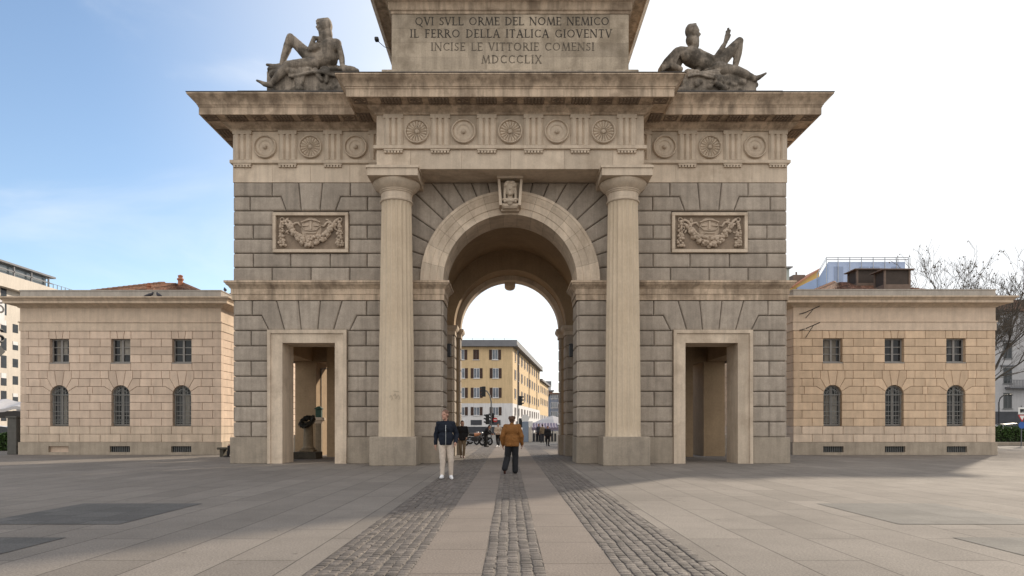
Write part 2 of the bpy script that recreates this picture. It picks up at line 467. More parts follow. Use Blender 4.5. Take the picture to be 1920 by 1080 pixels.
for sx in (-1, 1):
    for y0, y1 in ((-15.6, -13.05), (-19.3, -16.72)):
        sheet('pavement_panel', min(sx * 5.58, sx * 7.74), max(sx * 5.58, sx * 7.74), y0, y1, 0.005, M_PATCH)

# ------------------------------------------------------------------ the arch
XC = 0.03
ARCH = thing('triumphal_arch', 'great pale stone city gate with central archway, two fluted columns and inscribed attic', 'city gate', (XC, 0, 0))
HW, DEP = 10.55, 8.2
PX, PZ = 4.82, -1.3            # projecting centre bay
Z_PL, Z_IB, Z_IT, Z_AR = 1.0, 6.207, 6.917, 10.69
Z_T0, Z_T1, Z_FR = 11.38, 11.52, 12.63
DX0, DX1, DZ = -8.64, -6.65, 4.58
RST = [(0.009, -0.075), (0.011, -0.035), (0.022, -0.008), (0.050, 0.012), (0.095, 0.018)]
RSM = [(0.003, -0.03), (0.004, -0.004), (0.012, 0.0)]

def courses():
    """(z0,z1) lower nine, upper seven"""
    lo = [(Z_PL + i * (Z_IB - Z_PL) / 9, Z_PL + (i + 1) * (Z_IB - Z_PL) / 9) for i in range(9)]
    hs = [Z_IT + (Z_AR - Z_IT) * k / 7 for k in range(8)]
    return lo, [(hs[i], hs[i + 1]) for i in range(7)]
LO, UP = courses()

def px2x(p): return (p - 956) / 49.3
def mirror(poly): return [(-x, z) for x, z in reversed(poly)]

def wing_polys():
    P = []
    XL, XR = -10.50, -4.3
    fx0, fx1 = -9.2, -6.2
    for i, (z0, z1) in enumerate(LO):
        if i < 7:
            js = [-9.86, -5.48] if i % 2 == 0 else []
            ptl = [XL] + [j for j in js if j < fx0] + [fx0]
            ptr = [fx1] + [j for j in js if j > fx1] + [XR]
            for q in (ptl, ptr):
                for a, b in zip(q, q[1:]): P.append(rect(a, b, z0, z1))
    z7, z8, z9 = LO[7][0], LO[8][0], LO[8][1]
    T = [-9.82, -8.90, -8.07, -7.22, -6.39, -5.46]; B = [-9.17, -8.58, -7.95, -7.33, -6.73, -6.11]
    P.append(rect(XL, T[0], z8, z9)); P.append(rect(T[5], XR, z8, z9))
    P.append([(XL, z7), (B[0], z7), (-9.46, z8), (XL, z8)])
    P.append([(B[5], z7), (XR, z7), (XR, z8), (-5.83, z8)])
    P.append([(T[0], z8), (-9.46, z8), (B[0], z7), (B[1], z7), (T[1], z9), (T[0], z9)])
    for k in (1, 2, 3): P.append([(B[k], z7), (B[k + 1], z7), (T[k + 1], z9), (T[k], z9)])
    P.append([(B[4], z7), (B[5], z7), (-5.83, z8), (T[5], z8), (T[5], z9), (T[4], z9)])
    # upper storey
    px0, px1 = -9.01, -6.14
    J = {0: [-9.06, -7.58, -6.1], 1: [-9.78, -8.35, -6.85, -5.44], 2: [], 3: [-9.78, -5.44], 4: []}
    for i in range(5):
        z0, z1 = UP[i]
        if i in (0, 1):
            q = [XL] + J[i] + [XR]
            for a, b in zip(q, q[1:]): P.append(rect(a, b, z0, z1))
        else:
            ql = [XL] + [j for j in J[i] if j < px0] + [px0]; qr = [px1] + [j for j in J[i] if j > px1] + [XR]
            for q in (ql, qr):
                for a, b in zip(q, q[1:]): P.append(rect(a, b, z0, z1))
    z5, z6, z7 = UP[5][0], UP[6][0], UP[6][1]
    t = [-9.06, -8.05, -7.14, -6.08]; b = [-8.52, -7.95, -7.24, -6.65]
    P.append(rect(XL, t[0], z6, z7)); P.append(rect(t[3], XR, z6, z7))
    P.append([(XL, z5), (-9.9, z5), (-9.9, z6), (XL, z6)])
    P.append([(-9.9, z5), (b[0], z5), (-8.72, z6), (-9.9, z6)])
    P.append([(b[3], z5), (-5.42, z5), (-5.42, z6), (-6.45, z6)]); P.append(rect(-5.42, XR, z5, z6))
    P.append([(t[0], z6), (-8.72, z6), (b[0], z5), (b[1], z5), (t[1], z7), (t[0], z7)])
    P.append([(b[1], z5), (b[2], z5), (t[2], z7), (t[1], z7)])
    P.append([(b[2], z5), (b[3], z5), (-6.45, z6), (t[3], z6), (t[3], z7), (t[2], z7)])
    return P

walls = {-1: MB(), 1: MB()}
for P in wing_polys():
    walls[-1].block(P, front(0), RST, tn()); walls[1].block(mirror(P), front(0), RST, tn())
# piers beside the archway, front and jamb
for z0, z1 in LO:
    for s in (-1, 1):
        a, b = sorted((s * 4.3, s * 2.60)); walls[s].block(rect(a, b, z0, z1), front(0), RST, tn())
        walls[s].block(rect(0.05, 1.6, z0, z1), facex(s * 2.6, -s), [(i, o + 0.045) for i, o in RST], tn())
# radiating stones of the arch
NV = 21; ZC = Z_IT; RO = 3.36
spand = {-1: MB(), 1: MB()}
for k in range(NV):
    a0, a1 = PI * k / NV, PI * (k + 1) / NV
    if k == NV // 2: continue
    poly = [(-4.35, ZC), (4.35, ZC), (4.35, Z_AR), (-4.35, Z_AR)]
    poly = clip(poly, math.sin(a0), -math.cos(a0), -ZC * math.cos(a0)) if k else poly
    poly = clip(poly, -math.sin(a1), math.cos(a1), ZC * math.cos(a1)) if k < NV - 1 else poly
    # replace the centre point by the circle
    out = [p for p in poly if math.hypot(p[0], p[1] - ZC) > 0.01]
    arc = [(RO * math.cos(a1 + (a0 - a1) * i / 4), ZC + RO * math.sin(a1 + (a0 - a1) * i / 4)) for i in range(5)]
    out = sorted(out, key=lambda p: math.atan2(p[1] - ZC, p[0]))
    if len(out) < 2: continue
    spand[1 if k < NV // 2 else -1].block(out + arc, front(0), RST, tn())
# outer side walls
for s in (-1, 1):
    for i, (z0, z1) in enumerate(LO + UP):
        q = [0.05, 1.95, 3.9, 5.6, 7.3, DEP] if i % 2 else [0.05, 1.1, 1.95, 3.1, 5.0, 6.4, 7.3, DEP]
        for a, b in zip(q, q[1:]):
            if i < 6 and a >= 1.94 and b <= 7.31: continue
            walls[s].block(rect(a, b, z0, z1), facex(s * 10.50, s), [(u, o + 0.045) for u, o in RST], tn())
# rear piers seen through the archway: front face and jambs
YR, XR_ = 6.2, 2.66
for s in (-1, 1):
    rp = MB()
    for i in range(9):
        z0 = Z_PL + i * 0.531; z1 = z0 + 0.531
        a, b = sorted((s * 3.9, s * (XR_ + .03))); rp.block(rect(a, b, z0, z1), front(YR), [(u, o + 0.045) for u, o in RST], tn())
        rp.block(rect(YR + .04, 7.4, z0, z1), facex(s * (XR_ + .03), -s), [(u, o + 0.04) for u, o in RST], tn())
        rp.block(rect(7.4, DEP, z0, z1), facex(s * 2.50, -s), [(u, o + 0.04) for u, o in RST], tn())
    rp.build('rear_pier', M_GRANITE, ARCH)
    walls[s].build('rusticated_wall', M_GRANITE, ARCH)
for s in (-1, 1): spand[s].build('arch_spandrel', M_GRANITE, ARCH)

# core masses (joint depth) with rooms and openings
core = MB()
def arch_wall(b, hw, zs, x1, ztop, y0, y1, rad=None, n=40):
    rad = rad or hw
    for k in range(n):
        a0, a1 = PI * k / n, PI * (k + 1) / n
        p = [(rad * math.cos(a0), zs + rad * math.sin(a0)), (rad * math.cos(a1), zs + rad * math.sin(a1))]
        q = [(p[0][0], p[0][1], y0), (p[1][0], p[1][1], y0)]
        vs = [(p[0][0], y0, p[0][1]), (p[1][0], y0, p[1][1]), (p[1][0], y0, ztop), (p[0][0], y0, ztop),
              (p[0][0], y1, p[0][1]), (p[1][0], y1, p[1][1]), (p[1][0], y1, ztop), (p[0][0], y1, ztop)]
        b.add(vs, [(0, 1, 2, 3), (7, 6, 5, 4), (0, 4, 5, 1)])
arch_wall(core, 2.62, Z_IT, 2.62, Z_AR, 0.06, 1.55)
core.build('wall_core', M_CORE, ARCH)
JB = 1.2
for s in (-1, 1):
    core = MB()
    def bx(x0, x1, y0, y1, z0, z1): core.box(s * x0, s * x1, y0, y1, z0, z1)
    bx(10.46, 8.95, .06, JB, 0, Z_AR); bx(8.95, 6.35, .06, JB, 4.95, Z_AR); bx(6.35, 2.64, .06, JB, 0, Z_AR)
    bx(10.46, 10.2, JB + .002, DEP - .04, 4.5, Z_AR); bx(10.46, 9.35, JB + .002, 1.95, 0, 4.498)
    bx(10.46, 10.0, 7.3, DEP - .04, 0, 4.498)
    core.build('wall_core', M_CORE, ARCH)
    # inner masses, plastered: a tall side room open to the passage
    inner = MB()
    def bx(x0, x1, y0, y1, z0, z1): inner.box(s * x0, s * x1, y0, y1, z0, z1)
    bx(10.19, 3.06, JB + .01, YR - .002, 6.75, Z_AR)           # ceiling mass of the side room
    bx(10.19, 9.35, 1.96, YR - .01, 4.5, 6.74)
    bx(6.3, 2.66, JB + .011, 1.55, 0, 6.74)
    bx(10.2, 9.2, YR, DEP - .05, 0, 4.47)                # rear pier
    bx(8.5, 3.9, 5.5, 5.9, 0, 6.74)                       # screen wall behind the doorway
    bx(2.74, 2.53, 7.42, DEP - .03, 0, 6.09)
    bx(7.0, XR_ + .06, YR + .05, DEP - .05, 0, 4.47)
    bx(10.19, XR_ + .06, YR + .02, DEP - .05, 4.475, Z_AR)
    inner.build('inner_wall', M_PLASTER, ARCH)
vault = MB()
n = 48
vault.loops([[(3.05 * math.cos(PI * k / n), y, 6.75 + 3.05 * math.sin(PI * k / n)) for k in range(n + 1)] for y in (1.5, YR + .02)], close=False)
arch_wall(vault, XR_, 6.2, XR_, Z_AR, YR, 7.4)
for s in (-1, 1): vault.box(s * 3.9, s * XR_, YR + .001, 7.4, 5.78, Z_AR)
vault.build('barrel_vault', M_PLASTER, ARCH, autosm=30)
rear = MB()
arch_wall(rear, 2.43, 6.2, 2.43, Z_AR, 7.4, DEP)
for s in (-1, 1): rear.box(s * 2.75, s * 2.43, 7.4, DEP, 6.1, Z_AR)
rear.box(-0.27, 0.27, DEP - .3, DEP + .35, 8.42, 9.2, bev=.05); rear.ball((0, DEP + .1, 8.44), (.26, .3, .14))
rear.build('rear_arch', M_PALE, ARCH, autosm=30)

# plinth
for s in (-1, 1):
    for x0, x1, y0, y1 in ((10.64, 9.2, -.05, .9), (6.2, 3.6, -.05, .9), (3.6, 2.52, -.05, .9), (10.638, 9.3, .902, 1.95), (10.638, 10.05, 7.3, DEP + .05),
                           (3.3, 2.52, .902, 1.56), (3.9, XR_ - .05, YR - .05, 7.4), (3.3, 2.42, 7.402, DEP + .05)):
        pl = MB(); pl.box(s * x0, s * x1, y0, y1, 0, Z_PL - rnd.random() * .004, tone=tn(), bev=.015)
        pl.build('plinth_block', M_PLINTH, ARCH)

# impost band
imp = [(0.0, Z_IB), (0.035, Z_IB + .003), (0.035, Z_IB + .22), (0.06, Z_IB + .225), (0.06, Z_IB + .43), (0.09, Z_IB + .45), (0.13, Z_IB + .52),
       (0.20, Z_IB + .57), (0.21, Z_IB + .62), (0.25, Z_IB + .63), (0.25, Z_IT), (0.0, Z_IT + .01)]
imp2 = [(0.0, 5.76), (0.04, 5.762), (0.04, 5.94), (0.08, 5.97), (0.14, 6.06), (0.16, 6.10), (0.16, 6.19), (0.0, 6.195)]
for s in (-1, 1):
    flip = lambda q: q if s < 0 else [(-x, y) for x, y in reversed(q)]
    im = MB(); im.sweep(flip([(-HW, 0), (-2.55, 0), (-2.55, 1.56), (-9, 1.56), (-9, DEP), (-HW, DEP)]), imp)
    im.build('impost_band', M_CORN, ARCH, autosm=35)
    im = MB(); im.sweep(flip([(-4, YR - .04), (-XR_ + .02, YR - .04), (-XR_ + .02, 7.36), (-2.44, 7.36), (-2.44, DEP + .02), (-4, DEP + .02)]), imp2)
    im.build('inner_impost', M_PALE, ARCH, autosm=35)

# archivolt, stone by stone
av = MB()
prof = [(2.545, 1.58), (2.545, -.055), (2.79, -.06), (2.795, -.09), (3.05, -.095), (3.06, -.12), (3.12, -.135), (3.19, -.18), (3.25, -.205), (3.28, -.205), (3.285, -.23), (3.39, -.23), (3.39, .03)]
for k in range(15):
    a0, a1 = PI * k / 15 + .0012, PI * (k + 1) / 15 - .0012
    rings = []
    for i in range(7):
        a = a0 + (a1 - a0) * i / 6
        rings.append([(r * math.cos(a), y, ZC + r * math.sin(a)) for r, y in prof])
    av.loops(rings, close=False, tone=tn())
av.build('archivolt', M_PALE, ARCH, autosm=30)

# door frames
def door_frame():
    b = MB()
    fr = [(-9.2, 0), (-9.2, 5.07), (-6.2, 5.07), (-6.2, 0)]
    for x0, x1, z0, z1 in ((DX0 - .44, DX0, 0, DZ + .36), (DX1, DX1 + .33, 0, DZ + .36)):
        b.box(x0, x1, -.075, JB + .005, z0, z1, tone=tn())
    b.box(DX0, DX1, -.075, JB + .005, DZ, DZ + .36, tone=tn())
    # raised outer fillet
    b.box(-9.2, -9.08, -.13, .3, 0, 5.07); b.box(-6.32, -6.2, -.13, .3, 0, 5.07); b.box(-9.08, -6.32, -.13, .3, DZ + .36, 5.07)
    return b
b = door_frame(); o = b.build('door_frame', M_PALE, ARCH)
b = door_frame(); b.v = [(-x, y, z) for x, y, z in b.v]; b.build('door_frame', M_PALE, ARCH)

# relief panels
def relief(s):
    fx0, fx1, fz0, fz1 = -9.01, -6.14, 8.01, 9.53
    b = MB(); w = .12
    for q in (rect(fx0, fx1, fz0, fz0 + w), rect(fx0, fx1, fz1 - w, fz1), rect(fx0, fx0 + w, fz0 + w, fz1 - w), rect(fx1 - w, fx1, fz0 + w, fz1 - w)):
        b.box(q[0][0], q[1][0], -.10, .1, q[0][1], q[2][1], bev=.012)
    fr = b.build('relief_panel', M_PALE, ARCH)
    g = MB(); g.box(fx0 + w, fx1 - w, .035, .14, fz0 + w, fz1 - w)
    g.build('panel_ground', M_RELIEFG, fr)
    r = random.Random(5 + s); cx = (fx0 + fx1) / 2; cz = (fz0 + fz1) / 2
    g = MB()
    # swag of fruit
    for k in range(230):
        t = r.uniform(-1, 1); x = cx + t * .84; u = abs(t)
        thick = .05 + .115 * (1 - u ** 2) ** .6
        z = cz - .36 + .66 * u ** 2.2 + r.uniform(-1, 1) * thick
        g.ball((x + r.uniform(-.03, .03), .02 - .14 * r.random() * (thick / .16), z), r.uniform(.045, .085), nu=8, nv=6)
    for sx in (-1, 1):
        X = cx + sx * 1.10
        g.tube([(X, .0, cz + .52 + .07 * math.sin(a)) if False else (X + .075 * math.cos(a), 0, cz + .50 + .075 * math.sin(a)) for a in [2 * PI * i / 14 for i in range(15)]], .024, 6)
        z = cz + .40
        for k in range(11):
            w2 = .035 + .010 * k; n = 2 + k // 3
            for q in range(n + 2):
                g.ball((X + r.uniform(-w2, w2), r.uniform(-.07, .03), z + r.uniform(-.02, .02)), r.uniform(.04, .065), nu=8, nv=6)
            z -= .088
        # ribbons fluttering in from the ring
        pts = [(X - sx * (.06 + .11 * i), .01 + .025 * math.sin(i * 2.1), cz + .47 - .03 * i + .08 * math.sin(i * 1.9 + sx)) for i in range(7)]
        g.tube(pts, [.05, .065, .05, .07, .05, .045, .02], 6)
        pts = [(X - sx * (.10 + .09 * i), .0, cz + .34 - .06 * i + .06 * math.sin(i * 2.3)) for i in range(6)]
        g.tube(pts, [.05, .06, .05, .06, .04, .02], 6)
        for i in range(9):
            g.ball((X - sx * r.uniform(.12, .5), r.uniform(-.03, .03), cz + r.uniform(.0, .5)), (.09, .04, .035), Matrix.Rotation(r.uniform(0, 3), 3, 'Y'), nu=8, nv=5)
    g.build('fruit_garland', M_RELIEF, fr, smooth=True)
    e = MB()   # shield with a monogram
    e.ball((cx, .05, cz + .16), (.40, .07, .46), nu=20, nv=10)
    e.tube([(cx - .36 + .09 * i, -.035 - .018 * math.sin(PI * i / 8), cz + .40 + .09 * math.sin(PI * i / 8)) for i in range(9)], .030, 6)
    e.box(cx - .035, cx + .035, -.06, .02, cz + .12, cz + .44)
    e.box(cx - .30, cx - .10, -.055, .02, cz + .25, cz + .30); e.box(cx + .10, cx + .30, -.055, .02, cz + .25, cz + .30)
    e.tube([(cx - .30, -.02, cz + .36), (cx - .33, -.03, cz + .22), (cx - .22, -.04, cz + .10), (cx, -.05, cz + .08), (cx + .22, -.04, cz + .10), (cx + .33, -.03, cz + .22), (cx + .30, -.02, cz + .36)], .026, 6)
    e.box(cx - .20, cx + .20, -.05, .02, cz - .03, cz + .02); e.box(cx - .14, cx + .14, -.045, .02, cz - .15, cz - .11)
    e.build('monogram_shield', M_RELIEF, fr, autosm=50)
    if s > 0: fr.location.x = -2 * cx
relief(-1); relief(1)

# columns
def column(cx):
    cy = -.75
    sh = MB(); n = 140; rings = []
    zs = [1.04, 1.25] + [1.04 + (9.62 - 1.04) * k / 22 for k in range(1, 22)] + [9.50, 9.62]
    zs = sorted(set(zs))
    for z in zs:
        t = (z - 1.04) / 8.58; rr = .665 - .105 * t ** 1.6
        dep = .115 if 1.1 < z < 9.52 else .0
        fade = 1.0 - 0.45 * (t < .45) * (cx < 0)
        ring = []
        for i in range(n):
            a = 2 * PI * i / n; fr_ = (a / (2 * PI) * 20 + .5) % 1
            q = rr * (1 - dep * fade * math.sin(PI * fr_) ** .9)
            ring.append((q * math.cos(a), q * math.sin(a), z))
        rings.append(ring)
    sh.loops(rings, True, True, True)
    root = sh.build('column', M_SHAFT, ARCH, loc=(cx, cy, 0), autosm=32)
    cp = MB(); Mz = lambda a, b, h: (a, b, h)
    cp.lathe([(.56, 9.60), (.60, 9.62), (.61, 9.66), (.575, 9.69), (.565, 9.70), (.565, 9.92), (.60, 9.94), (.61, 9.97), (.585, 9.985), (.62, 10.0), (.625, 10.03), (.66, 10.05), (.76, 10.14), (.83, 10.22), (.86, 10.29), (.84, 10.34), (.70, 10.345)], Mz, 48)
    cp.box(-.90, .90, -.90, .74, 10.34, 10.60); cp.box(-.94, .94, -.94, .745, 10.602, 10.69)
    cp.build('column_capital', M_PALE, root, autosm=30)
    bs = MB(); bs.box(-.84, .84, -.82, .70, 0, 1.04, bev=.018); bs.build('column_base', M_PLINTH, root)
column(-4.19); column(4.16)
sg = MB()   # scratched scribble on the left column, low down
for k, (x, z) in enumerate(((-4.28, 2.45), (-4.14, 2.5), (-4.02, 2.46))):
    sg.tube([(x - .05, -1.40, z), (x, -1.404, z + .09), (x + .05, -1.40, z - .02), (x + .02, -1.40, z - .1)], .007, 5)
sg.tube([(-4.2, -1.402, 2.68), (-4.0, -1.39, 2.66)], .007, 5)
sg.build('scratched_graffiti', M_PLINTH, ARCH)

# entablature
EPL = [(-HW, 0), (-PX, 0), (-PX, PZ), (PX, PZ), (PX, 0), (HW, 0), (HW, DEP), (-HW, DEP)]
ar = MB()
EP2 = inset(EPL, .02)
ar.sweep(EP2, [(0, Z_AR), (0, Z_FR)])
ar.add([(x, y, Z_AR + .001) for x, y in EP2], [tuple(range(8))])
def arch_blocks(xs, y):
    for a, b in zip(xs, xs[1:]): ar.block(rect(a, b, Z_AR, Z_T0), front(y), RSM, tn())
arch_blocks([-HW, -9.05, -7.6, -6.1, -PX], 0); arch_blocks([PX, 6.3, 7.75, 9.2, HW], 0)
arch_blocks([-PX, -3.6, -1.75, .02, 1.95, 3.7, PX], PZ)
for s in (-1, 1):
    ar.block(rect(PZ, -.002, Z_AR, Z_T0), facex(s * PX, s), RSM, tn())
    for a, b in ((.002, 2.7), (2.7, 5.4), (5.4, DEP)): ar.block(rect(a, b, Z_AR, Z_T0), facex(s * HW, s), RSM, tn())
ar.sweep(EPL, [(-.02, Z_T0 + .001), (.075, Z_T0 + .015), (.09, Z_T0 + .03), (.09, Z_T1), (-.02, Z_T1 + .005)])
ar.build('architrave', M_PALE, ARCH)
fz = MB()
def frieze_blocks(xs, y):
    for a, b in zip(xs, xs[1:]): fz.block(rect(a, b, Z_T1 + .006, Z_FR), front(y), RSM, tn())
frieze_blocks([-HW, -10.17, -8.45, -6.73, -PX], 0); frieze_blocks([PX, 6.73, 8.45, 10.17, HW], 0)
frieze_blocks([-PX, -4.2, -2.52, -.84, .84, 2.52, 4.2, PX], PZ)
for s in (-1, 1):
    fz.block(rect(PZ, -.002, Z_T1 + .006, Z_FR), facex(s * PX, s), RSM, tn())
    for a, b in ((.002, 2.7), (2.7, 5.4), (5.4, DEP)): fz.block(rect(a, b, Z_T1 + .006, Z_FR), facex(s * HW, s), RSM, tn())
fz.build('frieze', M_PALE, ARCH)

def triglyph_mesh():
    b = MB(); w = .345; d = .095; g = .07
    u = [-w, -w + .07, -.16, -.105, -.05, .05, .105, .16, w - .07, w]
    o = [d - g, d, d, d - g, d, d, d - g, d, d, d - g]
    poly = list(zip(u, o)); zz = (Z_T1 + .006, Z_FR - .14)
    b.loops([[(x, -q, z) for x, q in poly] + [(w, .01, z), (-w, .01, z)] for z in zz], True, True, True)
    b.box(-w - .01, w + .01, -.10, .01, Z_FR - .139, Z_FR - .002)
    # regula with six drops below the tenia
    b.box(-w, w, -.085, .0, Z_T0 - .05, Z_T0 - .001)
    for k in range(6):
        x = -w + .058 + k * (2 * w - .116) / 5
        b.loops([[(x - .04, -.082, z) if False else (x + sx * q, -.042 + sy * q, z) for sx, sy in ((-1, -1), (1, -1), (1, 1), (-1, 1))] for z, q in ((Z_T0 - .125, .043), (Z_T0 - .051, .030))], True, True, True)
    return b
tri = None
spots = [(x, PZ) for x in (-4.2, -2.52, -.84, .84, 2.52, 4.2)] + [(s * x, 0) for s in (-1, 1) for x in (10.17, 8.45, 6.73, 5.02)]
for x, y in spots:
    if tri is None: tri = triglyph_mesh().build('triglyph', M_PALE, ARCH, loc=(x, y, 0))
    else: copy_part(tri, ARCH, (x, y, 0))
def patera(rosette):
    b = MB(); n = 72
    My = lambda a, c, h: (a, -h, c)
    b.lathe([(.445, -.005), (.44, .085), (.42, .115), (.392, .105), (.38, .045), (.375, .02)], My, 48)
    if rosette:
        rings = []
        for r in [.378, .36, .31, .25, .18, .12, .09]:
            ring = []
            for i in range(n * 2):
                a = 2 * PI * i / (n * 2); k = abs(math.sin(a * 9)) ** .8
                h = .012 + (.055 * k) * (1 if .1 < r < .37 else .2)
                ring.append((r * math.cos(a), -h, r * math.sin(a)))
            rings.append(ring)
        b.loops(rings, True, False, True)
        b.ball((0, -.05, 0), (.085, .05, .085))
    else:
        b.lathe([(.375, .02), (.33, .045), (.27, .052), (.24, .04), (.22, .012), (.15, .006), (.12, .02), (.10, .02)], My, 48, cap1=True)
        b.ball((0, -.05, 0), (.085, .085, .085))
    return b
pat = {}
for x, y, k in [(0, PZ, 1), (-1.68, PZ, 0), (1.68, PZ, 0), (-3.36, PZ, 1), (3.36, PZ, 1)] + [(s * q, 0, kk) for s in (-1, 1) for q, kk in ((9.31, 0), (7.59, 1), (5.87, 0))]:
    nm = 'rosette_disc' if k else 'patera_disc'
    if k not in pat: pat[k] = patera(k).build(nm, M_PALE, ARCH, loc=(x, y, 12.03), autosm=35)
    else: copy_part(pat[k], ARCH, (x, y, 12.03))

co = MB()
cprof = [(.0, Z_FR), (.05, Z_FR + .004), (.07, Z_FR + .07), (.16, Z_FR + .13), (.27, Z_FR + .20), (.30, Z_FR + .23), (.30, 12.90), (.82, 12.90), (.82, 12.865), (.88, 12.865), (.88, 13.13), (.905, 13.135), (.905, 13.19),
         (.935, 13.195), (.95, 13.24), (1.0, 13.32), (1.075, 13.39), (1.13, 13.43), (1.15, 13.45), (1.15, 13.47), (1.19, 13.475), (1.19, 13.53)]
co.sweep(EPL, cprof)
co.build('cornice', M_CORN, ARCH, autosm=28)
rf = MB()
EP3 = inset(EPL, -1.21)
rf.loops([[(x, y, 13.531) for x, y in EP3], [(x, y, 13.556) for x, y in EP3], [(x, y, 13.60) for x, y in inset(EPL, -.2)]], True, True, True)
rf.box(-10.5, -5.0, .25, 3.4, 13.58, 14.33, bev=.02); rf.box(5.0, 10.5, .25, 3.4, 13.58, 14.33, bev=.02)
rf.build('roof_covering', M_LEAD, ARCH)
# soffit: mutules with drops alternating with lozenge coffers
def mutule_mesh():
    b = MB(); b.box(-.36, .36, -.80, -.34, 12.875, 12.91)
    for i in range(6):
        for j in range(4):
            a = -.30 + i * .12; c = -.385 - j * .123
            b.box(a - .036, a + .036, c - .036, c + .036, 12.835, 12.876)
    return b
def coffer_mesh():
    b = MB()
    for a0, a1, c0, c1 in ((-.25, .25, .34, .39), (-.25, .25, .75, .80), (-.25, -.20, .39, .75), (.20, .25, .39, .75)):
        b.box(a0, a1, -c0, -c1, 12.865, 12.908)
    ring = lambda k, z: [(-.18 * k, -.57, z), (0, -.57 + .16 * k, z), (.18 * k, -.57, z), (0, -.57 - .16 * k, z)]
    b.loops([ring(1, 12.905), ring(1, 12.872), ring(.65, 12.872), ring(.6, 12.905)], True)
    b.ball((0, -.57, 12.88), .05, nu=8, nv=6)
    return b
SO = {}
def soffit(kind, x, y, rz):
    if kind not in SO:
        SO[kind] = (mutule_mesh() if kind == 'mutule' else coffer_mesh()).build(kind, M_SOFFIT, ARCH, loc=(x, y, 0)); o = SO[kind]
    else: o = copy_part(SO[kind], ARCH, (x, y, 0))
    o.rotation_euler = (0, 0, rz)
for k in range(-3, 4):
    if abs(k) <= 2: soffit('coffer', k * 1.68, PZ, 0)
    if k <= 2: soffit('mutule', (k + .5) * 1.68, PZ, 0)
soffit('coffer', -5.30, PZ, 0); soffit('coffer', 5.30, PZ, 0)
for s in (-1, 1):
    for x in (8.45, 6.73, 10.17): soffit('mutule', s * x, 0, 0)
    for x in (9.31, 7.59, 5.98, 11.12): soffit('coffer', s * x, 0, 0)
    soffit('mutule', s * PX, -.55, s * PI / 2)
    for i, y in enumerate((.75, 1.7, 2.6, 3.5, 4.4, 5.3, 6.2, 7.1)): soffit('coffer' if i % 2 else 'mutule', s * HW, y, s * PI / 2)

# attic
AX, AY0, AY1 = 4.33, -1.0, 6.6
at = MB()
at.box(-AX - .34, AX + .34, AY0 - .14, AY1 + .1, 13.55, 14.38, bev=.02); 
rows = [14.382 + (16.46 - 14.382) * k / 4 for k in range(5)]
r2 = random.Random(3)
for i in range(4):
    q = [-AX] + sorted([-AX + 8.66 * ((k + .5 * (i % 2) + r2.uniform(-.12, .12)) / 5.0) for k in range(1, 5)]) + [AX]
    for a, b_ in zip(q, q[1:]): at.block(rect(a, b_, rows[i], rows[i + 1]), front(AY0), [(0.0, -.03), (.001, -.002), (.006, 0.0)], min(1, max(0, r2.gauss(.5, .3))))
at.box(-AX + .001, AX - .001, AY0 + .012, AY1, 14.381, 16.47)
at.build('attic', M_ATTIC, ARCH)
ac = MB()
APL = [(-AX, AY0), (AX, AY0), (AX, AY1), (-AX, AY1)]
ac.sweep(APL, [(0, 16.46), (.03, 16.465), (.03, 16.55), (.08, 16.58), (.11, 16.66), (.11, 16.84), (.17, 16.88), (.24, 16.95), (.26, 16.99), (.62, 17.0), (.62, 16.97), (.66, 16.97), (.66, 17.2), (.70, 17.21), (.85, 17.36), (.92, 17.42), (.92, 17.5), (-.4, 17.56)])
ac.add([(x, y, 17.55) for x, y in inset(APL, .4)], [(0, 1, 2, 3)])
ac.box(-3.6, 3.6, AY0 + .5, AY1 - .5, 17.55, 18.3, bev=.03)
ac.build('attic_cornice', M_CORN, ARCH, autosm=28)

